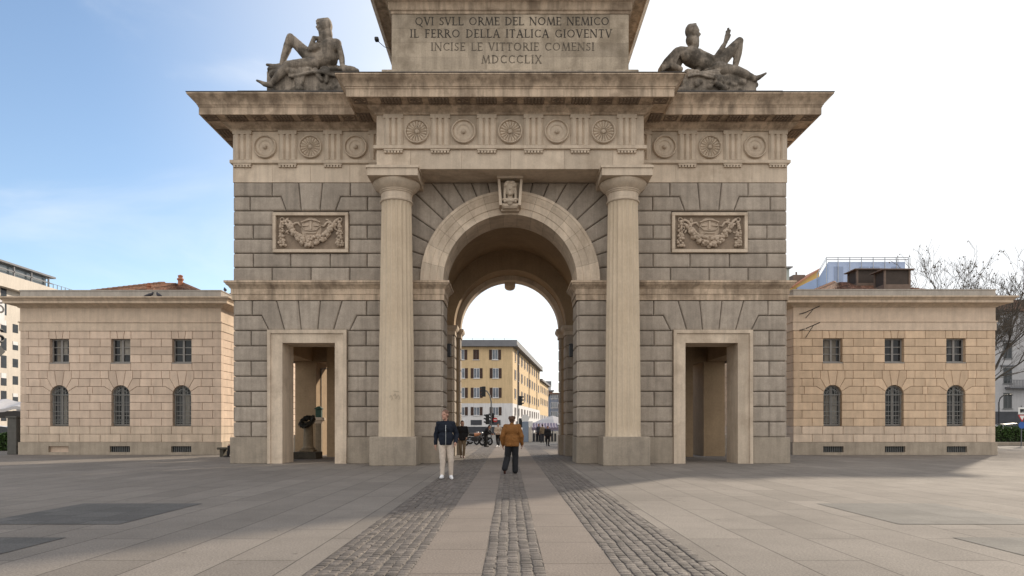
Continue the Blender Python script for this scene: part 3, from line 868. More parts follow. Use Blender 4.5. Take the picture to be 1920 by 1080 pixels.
# inscription: Roman capitals drawn stroke by stroke
TH, TK, SF = .135, .075, .05
def glyph(c):
    """width, list of strokes: ('l',x0,y0,x1,y1,w) lines, ('a',cx,cy,rx,ry,a0,a1,w) arcs (degrees)"""
    S = []
    def stem(x): S.append(('l', x, 0, x, 1, TH)); serif(x, 0); serif(x, 1)
    def serif(x, y, w=.30): yy = y + (SF / 2 if y == 0 else -SF / 2); S.append(('l', x - w / 2, yy, x + w / 2, yy, SF))
    def bar(x0, x1, y, tip=0):
        S.append(('l', x0, y, x1, y, TK))
        if tip: S.append(('l', x1, y, x1, y + tip, .05))
    if c == 'I': stem(.15); return .30, S
    if c == 'L': stem(.15); bar(.15, .62, .04, .18); return .64, S
    if c == 'E': stem(.15); bar(.15, .60, .04, .16); bar(.15, .52, .52); bar(.15, .58, .96, -.16); return .62, S
    if c == 'F': stem(.15); bar(.15, .52, .52); bar(.15, .58, .96, -.16); return .60, S
    if c == 'T': stem(.36); bar(.36, .68, .96, -.15); bar(.36, .04, .96, -.15); return .72, S
    if c == 'V': S += [('l', .08, 1, .40, 0, TH), ('l', .40, 0, .70, 1, TK)]; serif(.08, 1); serif(.70, 1, .24); return .78, S
    if c == 'A': S += [('l', .10, 0, .42, 1, TK), ('l', .42, 1, .74, 0, TH), ('l', .2, .34, .62, .34, TK)]; serif(.10, 0, .24); serif(.74, 0); return .84, S
    if c == 'X': S += [('l', .08, 1, .66, 0, TH), ('l', .66, 1, .08, 0, TK)]; [serif(x, y, .24) for x in (.08, .66) for y in (0, 1)]; return .74, S
    if c == 'N': S += [('l', .12, 0, .12, 1, TK), ('l', .12, 1, .78, 0, TH), ('l', .78, 0, .78, 1, TK)]; serif(.12, 0, .24); serif(.10, 1, .22); serif(.78, 1, .24); return .90, S
    if c == 'M': S += [('l', .10, 0, .20, 1, TK), ('l', .20, 1, .52, .02, TH), ('l', .52, .02, .84, 1, TK), ('l', .84, 1, .94, 0, TH)]; serif(.10, 0, .24); serif(.94, 0); return 1.04, S
    if c in 'OQ':
        S.append(('a', .50, .5, .44, .47, 0, 360, .105))
        if c == 'Q': S.append(('l', .52, .06, .92, -.22, .11))
        return 1.0, S
    if c == 'C': S.append(('a', .48, .5, .42, .47, 48, 312, .105)); S.append(('l', .76, .78, .76, .94, .05)); S.append(('l', .76, .08, .78, .2, .05)); return .80, S
    if c == 'G': S.append(('a', .48, .5, .42, .47, 48, 312, .105)); S.append(('l', .76, .78, .76, .94, .05)); S.append(('l', .78, .06, .78, .42, TH)); serif(.78, .45, .26); return .90, S
    if c == 'D': stem(.15); S.append(('a', .34, .5, .46, .46, -90, 90, .105)); bar(.15, .34, .96); bar(.15, .34, .04); return .84, S
    if c == 'R': stem(.15); S.append(('a', .34, .73, .24, .23, -90, 90, .10)); bar(.15, .34, .96); bar(.15, .34, .50); S.append(('l', .36, .5, .74, 0, TH)); serif(.74, 0, .22); return .76, S
    if c == 'S': S += [('a', .30, .74, .22, .22, 30, 270, .10), ('a', .30, .26, .24, .24, -150, 90, .10), ('l', .50, .80, .50, .96, .05), ('l', .07, .04, .07, .22, .05)]; return .58, S
    return .35, S
def inscription(text, x0, x1, zb, h):
    b = MB(); tot = 0; ws = []; words_ = []
    for ch in text:
        w = .46 if ch == ' ' else glyph(ch)[0]; ws.append(w); tot += w
    gap = ((x1 - x0) / h - tot) / (len(text) - 1)
    x = x0; lvl = 0
    for ch, w in zip(text, ws):
        if ch == ' ': words_.append(b); b = MB()
        else:
            for s in glyph(ch)[1]:
                lvl = (lvl + 1) % 7; yo = AY0 - .006 - lvl * .0012
                if s[0] == 'l':
                    ax, az, bx_, bz = x + s[1] * h, zb + s[2] * h, x + s[3] * h, zb + s[4] * h
                    dx, dz = bx_ - ax, bz - az; L_ = math.hypot(dx, dz) or 1; nx, nz_ = -dz / L_ * s[5] * h / 2, dx / L_ * s[5] * h / 2
                    quad = [(ax + nx, az + nz_), (ax - nx, az - nz_), (bx_ - nx, bz - nz_), (bx_ + nx, bz + nz_)]
                    b.prism(quad, lambda u, v, o: (u, o, v), yo, AY0 + .01)
                else:
                    _, cx, cz, rx, rz, a0, a1, w_ = s; n = max(8, int((a1 - a0) / 15)); ro = []; ri = []
                    for k in range(n + 1):
                        a = R(a0 + (a1 - a0) * k / n); ww = w_ * h * (.62 + .38 * abs(math.cos(a)))
                        c_, s_ = math.cos(a), math.sin(a)
                        ro.append((x + (cx + rx * c_) * h, zb + (cz + rz * s_) * h))
                        ri.append((x + (cx + rx * c_) * h - c_ * ww, zb + (cz + rz * s_) * h - s_ * ww))
                    for k in range(n):
                        b.prism([ro[k], ro[k + 1], ri[k + 1], ri[k]], lambda u, v, o: (u, o, v), yo, AY0 + .01)
        x += (w + gap) * h
    return words_ + [b]
def ix(p): return (p - 958.5) / 51.3
for txt, a, c, zb in (('QVI SVLL ORME DEL NOME NEMICO', 780, 1144, 16.06), ('IL FERRO DELLA ITALICA GIOVENTV', 771, 1149, 15.61),
                      ('INCISE LE VITTORIE COMENSI', 810, 1116, 15.13), ('MDCCCLIX', 905, 1017, 14.67)):
    for wb in inscription(txt, ix(a), ix(c), zb, .30): wb.build('inscription_word', M_LETTER if zb > 15.3 else M_LETTER2, ARCH, normals=False)

# keystone console with carved female head
ks = MB()
for s in (-1, 1):
    ks.prism([(s * x, z) for x, z in ((.30, 9.64), (.40, 9.62), (.46, 10.59), (.37, 10.59))][::s], lambda u, v, o: (u, o, v), -.62, .1)
ks.box(-.34, .34, -.30, .1, 9.52, 10.59); ks.box(-.49, .49, -.72, .05, 10.60, 10.685)
ks.box(-.34, .34, -.55, .1, 9.56, 9.78, bev=.07); ks.box(-.31, .31, -.66, .05, 9.782, 9.89, bev=.05)
keyst = ks.build('keystone', M_PALE, ARCH)
hd = MB()
Y0 = -.58
hd.ball((0, Y0, 10.20), (.165, .18, .235)); hd.ball((0, Y0 - .06, 10.06), (.12, .13, .11)); hd.cap((0, Y0 + .05, 9.74), (0, Y0 + .04, 10.05), .115, .10); hd.ball((0, Y0 + .02, 9.80), (.24, .13, .09))
hd.cap((0, Y0 - .17, 10.25), (0, Y0 - .205, 10.16), .022, .036); hd.ball((0, Y0 - .175, 10.07), (.055, .03, .018)); hd.ball((0, Y0 - .16, 9.99), (.06, .045, .045))
for s in (-1, 1):
    hd.ball((s * .07, Y0 - .15, 10.235), (.032, .02, .016)); hd.ball((s * .07, Y0 - .15, 10.285), (.055, .03, .016))
    hd.ball((s * .15, Y0 - .02, 10.36), (.10, .15, .11)); hd.ball((s * .08, Y0 - .05, 10.44), (.11, .13, .07)); hd.ball((s * .19, Y0 + .03, 10.22), (.06, .10, .15))
    hd.cap((s * .20, Y0, 10.15), (s * .20, Y0 - .02, 9.76), .055, .045)
hd.ball((0, Y0 + .05, 10.44), (.21, .15, .11))
o = hd.build('carved_head', M_PALE, keyst); remesh(o, .018, 2)

# wall lamps in the passage
for s in (-1, 1):
    lm = MB(); lm.box(s * 2.42, s * 2.58, 1.75, 1.95, 4.25, 4.75, bev=.03); lm.box(s * 2.5, s * 3.04, 1.83, 1.88, 4.68, 4.73)
    lm.lathe([(.02, 4.72), (.10, 4.70), (.11, 4.66)], lambda a, c, h: (s * 2.5 + a, 1.85 + c, h + .08), 10)
    lm.build('wall_lamp', M_IRON, ARCH)
fl = MB(); fl.box(-4.92, -4.78, -1.2, -1.02, 15.42, 15.54, bev=.02); fl.tube([(-4.80, -.99, 15.46), (-4.6, -.95, 15.3), (-4.33, -.9, 15.25)], .012, 5)
fl.build('floodlight', M_IRON, ARCH)
cb = MB(); cb.tube([(-9.17, 6.9, 1.0), (-9.17, 6.9, 4.2), (-9.17, 7.9, 4.3)], .025, 5)
cb.build('cable', M_IRON, ARCH)

# ------------------------------------------------------------------ things in the left doorway
def at(px, py, Y):
    d = CAMD + Y; return Vector((wx(px, d), Y, wz(py, d)))
M_DKSTONE = mat('dark_pedestal_stone', (0.075, 0.065, 0.05), 0.85, 0.25, 5, 0.3, 40)
M_BRASS = mat('old_brass_stone', (0.24, 0.185, 0.12), 0.7, 0.2, 6, streak=0.3)
M_LAUREL = mat('laurel_leaf', (0.03, 0.024, 0.015), 0.6, 0.5, 30, tone=0.5)
M_VERDI = mat('verdigris', (0.03, 0.07, 0.05), 0.65, 0.25, 12)
PEDX, PEDY = -8.78, 3.7
pd = thing('memorial_pedestal', 'short stone memorial column on a dark block inside the left doorway', 'pedestal', (PEDX, PEDY, 0))
b = MB(); b.box(-.62, .48, -.5, .5, 0, .30, bev=.02); b.build('pedestal_block', M_DKSTONE, pd)
b = MB(); b.box(-.30, .30, -.30, .30, .30, .40, bev=.02)
b.lathe([(.29, .40), (.30, .46), (.24, .50), (.215, .56), (.20, 1.2), (.19, 1.55), (.22, 1.58), (.25, 1.63)], lambda a, c, h: (a, c, h), 24, cap1=True)
b.build('pedestal_column', M_BRASS, pd, autosm=35)
wr = MB(); rr = random.Random(2)
tilt = Matrix.Rotation(R(-24), 3, 'Y') @ Matrix.Rotation(R(38), 3, 'X')
for k in range(520):
    a = rr.uniform(0, 2 * PI); b0 = rr.uniform(0, 2 * PI); q = .11 * math.sqrt(rr.random())
    p = Vector(((.28 + q * math.cos(b0)) * math.cos(a), (.28 + q * math.cos(b0)) * math.sin(a), q * math.sin(b0)))
    tdir = Vector((-math.sin(a), math.cos(a), 0)) + Vector((rr.uniform(-.7, .7), rr.uniform(-.7, .7), rr.uniform(-.7, .7))); tdir.normalize()
    sd = tdir.cross(Vector((rr.uniform(-1, 1), rr.uniform(-1, 1), rr.uniform(-1, 1)))); sd.normalize()
    l, w = .085, .026
    vs = [tilt @ v for v in (p - tdir * l, p + sd * w, p + tdir * l, p - sd * w)]
    wr.add([v + Vector((PEDX + .02, PEDY - .25, 1.62)) for v in vs], [(0, 1, 2, 3)], rr.random())
wr.tube([tilt @ Vector((.28 * math.cos(2 * PI * i / 20), .28 * math.sin(2 * PI * i / 20), 0)) + Vector((PEDX + .02, PEDY - .25, 1.62)) for i in range(21)], .07, 8)
tag(wr.build('laurel_wreath', M_LAUREL, normals=False), 'dark laurel wreath leaning on top of the memorial column in the left doorway', 'wreath')
ls = thing('lantern_stand', 'green metal lantern on a pale stone bracket post behind the wreath', 'lantern', (-8.98, 6.0, 0))
b = MB(); b.box(-.13, .13, -.13, .13, 0, 1.55, bev=.02); b.build('post', M_BRASS, ls)
b = MB(); b.loops([[(x * q, y * q, z) for x, y in ((-1, -1), (1, -1), (1, 1), (-1, 1))] for q, z in ((.14, 1.55), (.19, 1.66), (.24, 1.70), (.24, 1.82), (.18, 1.84))], True, True, True); b.build('bracket', M_PALE, ls)
b = MB(); b.box(-.13, .13, -.13, .13, 1.84, 2.22, bev=.015); b.loops([[(x * q, y * q, z) for x, y in ((-1, -1), (1, -1), (1, 1), (-1, 1))] for q, z in ((.17, 2.22), (.17, 2.25), (.05, 2.36))], True, True, True); b.build('lantern_case', M_VERDI, ls)

# ------------------------------------------------------------------ reclining river gods
def statue_left():
    def P(cx, cy, Y): return at(470 + cx / 6.75, 20 + cy / 6.75, Y)
    b = MB()
    base = P(700, 860, 1.25)
    # body
    b.cap(P(840, 640, 1.15), P(990, 600, 1.15), .33, .36, 16); b.cap(P(975, 600, 1.12), P(985, 470, 1.1), .34, .38, 16)
    b.ball(P(1040, 470, .98), (.20, .2, .2)); b.ball(P(930, 470, .95), (.21, .2, .2))
    b.cap(P(890, 430, 1.1), P(1085, 425, 1.1), .20, .21)
    b.cap(P(980, 430, 1.1), P(955, 330, 1.05), .19, .15)
    # arms
    b.cap(P(1095, 425, 1.1), P(1150, 590, 1.15), .17, .125); b.cap(P(1150, 590, 1.15), P(1165, 710, 1.1), .125, .095)
    b.cap(P(1165, 730, 1.1), P(1345, 765, 1.0), .15, .10); b.ball(P(1250, 760, 1.1), (.35, .2, .17))
    b.cap(P(895, 440, 1.0), P(752, 490, .75), .15, .115); b.cap(P(752, 490, .75), P(800, 350, .8), .11, .085); b.cap(P(800, 350, .8), P(878, 352, .85), .085, .07)
    for k in range(4): b.cap(P(865, 345 + k * 14, .80), P(915, 340 + k * 16, .8), .035, .028)
    # legs
    b.cap(P(770, 610, 1.0), P(505, 350, .9), .27, .165, 16); b.cap(P(505, 345, .9), P(455, 500, .95), .165, .165); b.cap(P(455, 500, .95), P(388, 690, .95), .165, .09)
    b.cap(P(385, 705, .95), P(300, 712, .85), .115, .10); b.cap(P(300, 705, .85), P(205, 684, .8), .095, .05)
    b.cap(P(780, 680, .85), P(470, 700, .55), .26, .185, 16); b.cap(P(470, 700, .55), P(370, 800, .5), .185, .165); b.cap(P(370, 800, .5), P(255, 935, .45), .165, .09)
    b.cap(P(250, 945, .45), P(170, 930, .38), .115, .09); b.cap(P(170, 925, .38), P(80, 885, .32), .085, .045)
    # head turned to the left with a long beard
    b.ball(P(935, 215, 1.0), (.24, .27, .30)); b.cap(P(865, 190, .9), P(838, 205, .87), .055, .05); b.ball(P(862, 165, .92), (.11, .12, .06)); b.ball(P(868, 232, .9), (.10, .11, .07))
    b.cap(P(862, 130, .95), P(970, 132, 1.02), .09, .13); b.cap(P(860, 128, .93), P(838, 134, .9), .075, .05); b.ball(P(990, 190, 1.02), (.13, .24, .24))
    rr = random.Random(4)
    b.ball(P(935, 325, .88), (.19, .13, .27)); b.ball(P(985, 300, 1.0), (.16, .2, .25))
    for k in range(9):
        x0 = 872 + 12 * k; b.cap(P(x0, 250, .86), P(x0 + 14 + 6 * math.sin(k * 2), 372 + 12 * math.sin(k * 1.7), .84), .062, .04)
    for k in range(8): b.cap(P(985 + 4 * k, 190 + 14 * k, .95), P(1000 + 3 * k, 250 + 14 * k, .97), .06, .045)
    # rock and drapery under the figure
    for k in range(46):
        t = rr.random(); x = 300 + 830 * t
        b.ball(P(x, 760 + rr.uniform(0, 60), 1.0 + rr.uniform(-.35, .5)), (rr.uniform(.18, .34), .3, rr.uniform(.12, .2)), nu=10, nv=7)
    p0 = P(300, 1000, .7); p1 = P(1180, 1000, .7)
    b.box(p0.x, p1.x, .62, 2.0, 14.34, P(0, 850, 1.0).z)
    for k in range(16): b.ball(P(rr.uniform(320, 1180), rr.uniform(930, 1040), .70 + rr.uniform(-.12, .1)), (rr.uniform(.12, .3), .14, rr.uniform(.08, .15)), nu=10, nv=7)
    for x0, x1, yb in ((630, 590, 1010), (560, 600, 980), (690, 640, 930), (820, 900, 880), (980, 960, 900)):
        b.cap(P(x0, 760, .62), P(x1, yb, .55), .12, .07)
    for k in range(4): b.tube([P(480 + 60 * i, 775 + 10 * k + 28 * math.sin(i * .55 + .5 * k), .58 - .03 * k) for i in range(11)], .055, 6)
    b.box(P(225, 0, 1.4).x, P(330, 0, 1.4).x, 1.2, 1.9, 14.34, P(0, 800, 1.4).z)
    return b
def statue_right():
    def P(cx, cy, Y): return at(1220 + cx / 7.2, 30 + cy / 7.2, Y)
    b = MB(); rr = random.Random(9)
    b.cap(P(860, 690, 1.15), P(690, 640, 1.15), .33, .34, 16); b.cap(P(690, 640, 1.12), P(545, 545, 1.1), .33, .38, 16)
    b.ball(P(480, 545, .95), (.22, .2, .22)); b.ball(P(590, 540, .95), (.2, .2, .2)); b.cap(P(400, 490, 1.1), P(640, 510, 1.1), .22, .20)
    b.cap(P(540, 480, 1.1), P(570, 380, 1.05), .18, .15)
    b.cap(P(365, 500, 1.1), P(225, 640, 1.1), .22, .20); b.cap(P(225, 640, 1.1), P(140, 735, 1.1), .20, .13); b.cap(P(225, 650, 1.0), P(400, 720, .9), .14, .11)
    for k in range(7): b.cap(P(400 - 40 * k, 480 + 30 * k, .92), P(330 - 30 * k, 640 + 16 * k, .88), .05, .05)
    b.cap(P(650, 510, 1.05), P(865, 590, .9), .18, .125); b.cap(P(865, 590, .9), P(945, 470, .85), .125, .11); b.cap(P(945, 470, .85), P(1012, 350, .8), .11, .075)
    b.cap(P(1012, 350, .8), P(1035, 265, .8), .085, .10)
    for k, (x, y) in enumerate(((1018, 205), (1040, 165), (1058, 160), (1075, 190))): b.cap(P(1015 + 13 * k, 275, .8), P(x, y, .8), .034, .026)
    b.cap(P(1050, 320, .78), P(1078, 255, .76), .035, .028)
    b.cap(P(905, 660, 1.0), P(1195, 345, .95), .28, .165, 16); b.cap(P(1195, 345, .95), P(1178, 500, 1.0), .165, .165); b.cap(P(1178, 500, 1.0), P(1130, 740, 1.05), .165, .10)
    b.cap(P(905, 720, .85), P(1170, 745, .65), .28, .185, 16); b.cap(P(1170, 745, .65), P(1280, 790, .6), .185, .16); b.cap(P(1280, 790, .6), P(1405, 840, .55), .16, .09)
    b.cap(P(1410, 850, .55), P(1470, 825, .5), .115, .09); b.cap(P(1470, 822, .5), P(1555, 775, .45), .08, .045)
    b.ball(P(570, 225, 1.0), (.25, .28, .30)); b.cap(P(642, 222, .9), P(664, 248, .88), .04, .045); b.ball(P(638, 200, .92), (.07, .10, .045)); b.ball(P(630, 275, .9), (.09, .10, .06))
    b.cap(P(545, 165, 1.02), P(600, 118, 1.0), .19, .07); b.ball(P(520, 200, 1.05), (.16, .24, .24))
    b.ball(P(598, 350, .88), (.15, .13, .25)); b.ball(P(530, 320, 1.0), (.17, .2, .24))
    for k in range(8): b.cap(P(575 + 9 * k, 295, .87), P(582 + 9 * k, 420 - 4 * abs(k - 4), .84), .06, .035)
    for k in range(7): b.cap(P(492 + 4 * k, 180 + 20 * k, .95), P(500 + 4 * k, 250 + 20 * k, .95), .06, .045)
    b.ball(P(330, 640, 1.25), (.28, .2, .34)); b.ball(P(280, 700, 1.2), (.34, .2, .2))
    for k in range(26):
        b.ball(P(rr.uniform(470, 960), rr.uniform(760, 850), .95 + rr.uniform(-.25, .5)), (rr.uniform(.12, .24), .24, rr.uniform(.10, .16)), nu=10, nv=7)
    for k in range(4): b.tube([P(500 + 55 * i, 760 + 18 * k + 24 * math.sin(i * .7 + k), .62 - .03 * k) for i in range(9)], .05, 6)
    p0 = P(430, 0, .7); p1 = P(1420, 0, .7)
    b.box(p0.x, p1.x, .62, 2.0, 14.34, P(0, 862, 1.0).z)
    for k in range(24): b.ball(P(rr.uniform(430, 1420), rr.uniform(890, 1010), .70 + rr.uniform(-.12, .1)), (rr.uniform(.1, .26), .14, rr.uniform(.08, .15)), nu=10, nv=7)
    for k in range(10): b.ball(P(920 + 40 * math.cos(k), 880 + 60 * math.sin(k * 1.7), .5), .10, nu=8, nv=6)
    return b
o = statue_left().build('river_god_statue', M_STATUE); remesh(o, .026, 1); rough_up(o, .022, .15, 'stone_relief')
tag(o, 'weathered reclining god statue stroking his beard, on the left roof of the gate', 'statue')
o = statue_right().build('river_god_statue', M_STATUE); remesh(o, .026, 1); rough_up(o, .022, .15, 'stone_relief')
tag(o, 'weathered reclining god statue raising one open hand, on the right roof of the gate', 'statue')

# ------------------------------------------------------------------ customs pavilions
def pavilion(name, label, loc, stone, stone_b, mirror_x):
    root = thing(name, label, 'pavilion', loc)
    PR = [(0.0, -.30), (0.008, -.018), (0.011, -.008), (0.022, 0.0)]
    H0, CH = .63, .395
    row = lambda i: H0 + i * CH
    W, D = 5.0, 12.0
    wcs = [-3.05, 0, 3.05]
    wall = MB(); low = MB()
    def mk(i): return low if i < 2 else wall
    period = 3.05 / 3
    for i in range(14):
        z0, z1 = row(i), row(i + 1); off = period / 2 if i % 2 else 0
        js = [-W] + [k * period + off for k in range(-6, 7) if -W + .2 < k * period + off < W - .2] + [W]
        cuts = []
        for c in wcs:
            if 2 <= i <= 5: cuts.append((c - .45, c + .45))
            if i == 6: cuts.append((c - 1.40, c + 1.40))
            if i == 7: cuts.append((c - .96, c + .96))
            if i == 8: cuts.append((c - .60, c + .60))
            if i in (10, 11, 12): cuts.append((c - .47, c + .47))
            if i == 13: cuts.append((c - .52, c + .52))
        segs = []
        for a, b_ in zip(js, js[1:]): segs.append((a, b_))
        for ca, cb_ in cuts:
            ns = []
            for a, b_ in segs:
                if b_ <= ca or a >= cb_: ns.append((a, b_)); continue
                if a < ca - .06: ns.append((a, ca))
                if b_ > cb_ + .06: ns.append((cb_, b_))
            # absorb slivers
            segs = ns
        # fill sliver gaps by stretching neighbours to the cuts
        for a, b_ in segs:
            for ca, cb_ in cuts:
                if 0 < ca - b_ < .07: b_ = ca
                if 0 < a - cb_ < .07: a = cb_
            mk(i).block(rect(a, b_, z0, z1), front(0), PR, tn())
        for c in wcs:
            if i == 13:
                for q in ([(-.52, z0), (-.14, z0), (-.20, z1), (-.52, z1)], [(-.14, z0), (.14, z0), (.20, z1), (-.20, z1)], [(.14, z0), (.52, z0), (.52, z1), (.20, z1)]):
                    wall.block([(c + x, z) for x, z in q], front(0), PR, tn())
    zs = 3.0; rad = .45
    def arcp(a0, a1, n=5): return [(rad * math.sin(R(a0 + (a1 - a0) * k / n)), zs + rad * math.cos(R(a0 + (a1 - a0) * k / n))) for k in range(n + 1)]
    z9, z8, z7, z6 = row(9), row(8), row(7), row(6)
    st = [[(-.25, z9)] + arcp(-17, 17) + [(.25, z9)],
          [(.25, z9)] + arcp(17, 48) + [(.60, z8), (.60, z9)],
          [(.60, z8)] + arcp(48, 72) + [(.81, z7), (.96, z7), (.96, z8)],
          [(.81, z7)] + arcp(72, 90) + [(1.40, z6), (1.40, z7)]]
    for c in wcs:
        for k, q in enumerate(st):
            t_ = tn()
            wall.block([(c + x, z) for x, z in q], front(0), PR, t_)
            if k: wall.block([(c - x, z) for x, z in reversed(q)], front(0), PR, tn())
    for s in (-1, 1):
        for i in range(14):
            z0, z1 = row(i), row(i + 1)
            js = [.003] + [k * 1.2 + (.6 if i % 2 else 0) for k in range(1, 10)] + [D]
            for a, b_ in zip(js, js[1:]): mk(i).block(rect(a, b_, z0, z1), facex(s * W, s), PR, tn())
    wall.build('ashlar_wall', stone, root); low.build('lower_courses', stone_b, root)
    core = MB(); core.box(-W + .31, W - .31, .31, D, 0.05, 7.6); core.build('wall_core', M_CORE, root)
    # plinth with vents
    pl = MB(); x = -W - .06
    for c in wcs:
        if True:
            pl.box(x, c - .5, -.06, .3, 0, H0, bev=.01); x = c + .5
            pl.box(c - .5, c + .5, -.06, .3, 0, .13); pl.box(c - .5, c + .5, -.06, .3, .43, H0)
    pl.box(x, W + .06, -.06, .3, 0, H0, bev=.01)
    for s in (-1, 1): pl.box(s * (W + .06), s * (W - .3), .302, D, 0, H0)
    pl.build('plinth', M_PAVPL, root)
    for c in wcs:
        b = MB(); b.box(c - .5, c + .5, .1, .14, .13, .43)
        v = b.build('cellar_vent', M_IRON if not (mirror_x < 0 and c < 0) else stone, root)
        if mirror_x < 0 and c < 0: continue
        b = MB()
        for k in range(11): b.box(c - .46 + k * .092 - .009, c - .46 + k * .092 + .009, .03, .05, .13, .43)
        b.build('vent_bars', M_GRILLE, v)
    # frieze, cornice, parapet
    P4 = [(-W, 0), (W, 0), (W, D), (-W, D)]
    b = MB(); b.sweep(P4, [(-.02, 6.162), (.03, 6.165), (.03, 6.56), (.07, 6.575), (.07, 6.63), (.0, 6.64), (0, 7.30)])
    b.build('frieze_band', stone_b, root, autosm=30)
    b = MB(); b.sweep(P4, [(0, 7.30), (.06, 7.31), (.10, 7.36), (.24, 7.42), (.28, 7.45), (.50, 7.455), (.50, 7.58), (.53, 7.59), (.58, 7.66), (.66, 7.70), (.66, 7.76), (.0, 7.80)])
    b.build('cornice', M_PAVCOR, root, autosm=30)
    b = MB(); b.sweep(P4, [(0.0, 7.78), (0.0, 8.15), (.03, 8.152), (.03, 8.20), (-.28, 8.20), (-.28, 7.9)])
    b.add([(x, y, 7.95) for x, y in inset(P4, .2)], [(0, 1, 2, 3)])
    b.build('parapet', M_PARA, root)
    # hipped tile roof
    b = MB(); e = .75; zb, zt = 7.97, 9.6
    cor = [(-W + e, e), (W - e, e), (W - e, D - e), (-W + e, D - e)]; r0 = (-.55 * mirror_x if False else -.5, 5.0); r1 = (.5, D - 5.0)
    def slope(p0, p1, q1, q0, n):
        p0, p1, q0, q1 = map(Vector, (p0, p1, q0, q1)); nr = 18
        for k in range(n):
            for j in range(nr):
                def pt(u, v): return (p0.lerp(p1, u)).lerp(q0.lerp(q1, u), v)
                u0, u1, v0, v1 = k / n, (k + 1) / n, j / nr, (j + 1) / nr
                um = (u0 + u1) / 2; up = Vector((0, 0, .055)); dn = Vector((0, 0, .02))
                b.add([pt(u0, v0) + dn, pt(um, v0) + up + dn, pt(u1, v0) + dn, pt(u1, v1), pt(um, v1) + up, pt(u0, v1)], [(0, 1, 4, 5), (1, 2, 3, 4)], rnd.random())
    A = [(*c, zb) for c in cor]; T0, T1 = (*r0, zt), (*r1, zt)
    slope(A[0], A[1], (r1[0], r0[1], zt), T0, 44); slope(A[1], A[2], T1, (r1[0], r0[1], zt), 50); slope(A[3], A[0], T0, (r0[0], r1[1], zt), 50); slope(A[2], A[3], (r0[0], r1[1], zt), T1, 44)
    b.add([(r0[0], r0[1], zt), (r1[0], r0[1], zt), (r1[0], r1[1], zt), (r0[0], r1[1], zt)], [(0, 1, 2, 3)])
    for cc, rr_ in zip(A, [(r0[0], r0[1]), (r1[0], r0[1]), (r1[0], r1[1]), (r0[0], r1[1])]):
        for k in range(22):
            p = Vector(cc).lerp(Vector((*rr_, zt)), k / 22); q = Vector(cc).lerp(Vector((*rr_, zt)), (k + 1.15) / 22)
            b.cap(p + Vector((0, 0, .05)), q + Vector((0, 0, .04)), .10, .08, 6)
    b.build('tiled_roof', M_TILE, root)
    # windows
    up0 = ar0 = None
    for c in wcs:
        if up0 is None:
            b = MB(); z0, z1 = 4.585, 5.765; x0, x1 = -.47, .47
            for q in ((x0, x0 + .06, z0, z1), (x1 - .06, x1, z0, z1), (x0 + .06, x1 - .06, z0, z0 + .07), (x0 + .06, x1 - .06, z1 - .06, z1), (-.05, .05, z0 + .07, z1 - .06)): b.box(q[0], q[1], .20, .27, q[2], q[3])
            for s in (-1, 1):
                for k in (1, 2): zz = z0 + .07 + (z1 - z0 - .13) * k / 3; b.box(s * .05, s * .41, .21, .25, zz - .018, zz + .018)
            b.box(x0 - .02, x1 + .02, -.01, .2, z0 - .05, z0 + .002)
            up0 = b.build('square_window', M_FRAMEW, root, loc=(c, 0, 0))
            g = MB(); g.box(x0, x1, .255, .262, z0, z1); g.build('pane', M_PANE, up0)
            b = MB(); z0 = 1.45
            b.box(-.44, .44, .20, .26, z0, z0 + .08); b.box(-.04, .04, .205, .255, z0 + .08, zs + rad - .02)
            for s in (-1, 1):
                b.box(s * .38, s * .44, .202, .26, z0 + .08, zs)
            for zz in (1.95, 2.48, 2.97): b.box(-.38, .38, .215, .25, zz - .02, zz + .02)
            n = 14
            b.loops([[(r_ * math.cos(PI * k / n), y, zs + r_ * math.sin(PI * k / n)) for k in range(n + 1)] for r_, y in ((.44, .20), (.37, .20), (.37, .26), (.44, .26))], close=False)
            ar0 = b.build('arched_window', M_FRAMEW, root, loc=(c, 0, 0))
            g = MB(); g.add([(-.44, .258, z0), (.44, .258, z0)] + [(.44 * math.cos(PI * k / n), .258, zs + .44 * math.sin(PI * k / n)) for k in range(n + 1)], [tuple(range(n + 3))]); g.build('pane', M_PANE, ar0)
            g = MB()
            for k in range(-3, 4):
                x = k * .125; zt_ = zs + math.sqrt(max(0, .42 ** 2 - x * x)) * .62; g.tube([(x, .10, z0), (x, .10, zt_ if abs(k) < 3 else zs + .1)], .011, 5)
            for zz in (1.62, 2.15, 2.62, 3.0): g.box(-.43, .43, .085, .115, zz - .012, zz + .012)
            for r_ in (.42, .26): g.tube([(r_ * math.cos(PI * k / 16), .10, zs + r_ * math.sin(PI * k / 16)) for k in range(17)], .011, 5)
            for k in range(1, 8): a = PI * k / 8; g.tube([(.16 * math.cos(a), .10, zs + .16 * math.sin(a)), (.42 * math.cos(a), .10, zs + .42 * math.sin(a))], .010, 5)
            for k in range(-3, 3):
                x = k * .125 + .0625; g.tube([(x + .035 * math.cos(q), .10, z0 + .28 + .035 * math.sin(q)) for q in [2 * PI * i / 10 for i in range(11)]], .008, 4)
            g.build('window_grille', M_GRILLE, ar0)
        else:
            copy_part(up0, root, (c, 0, 0)); copy_part(ar0, root, (c, 0, 0))
    rc = random.Random(17 + int(mirror_x))
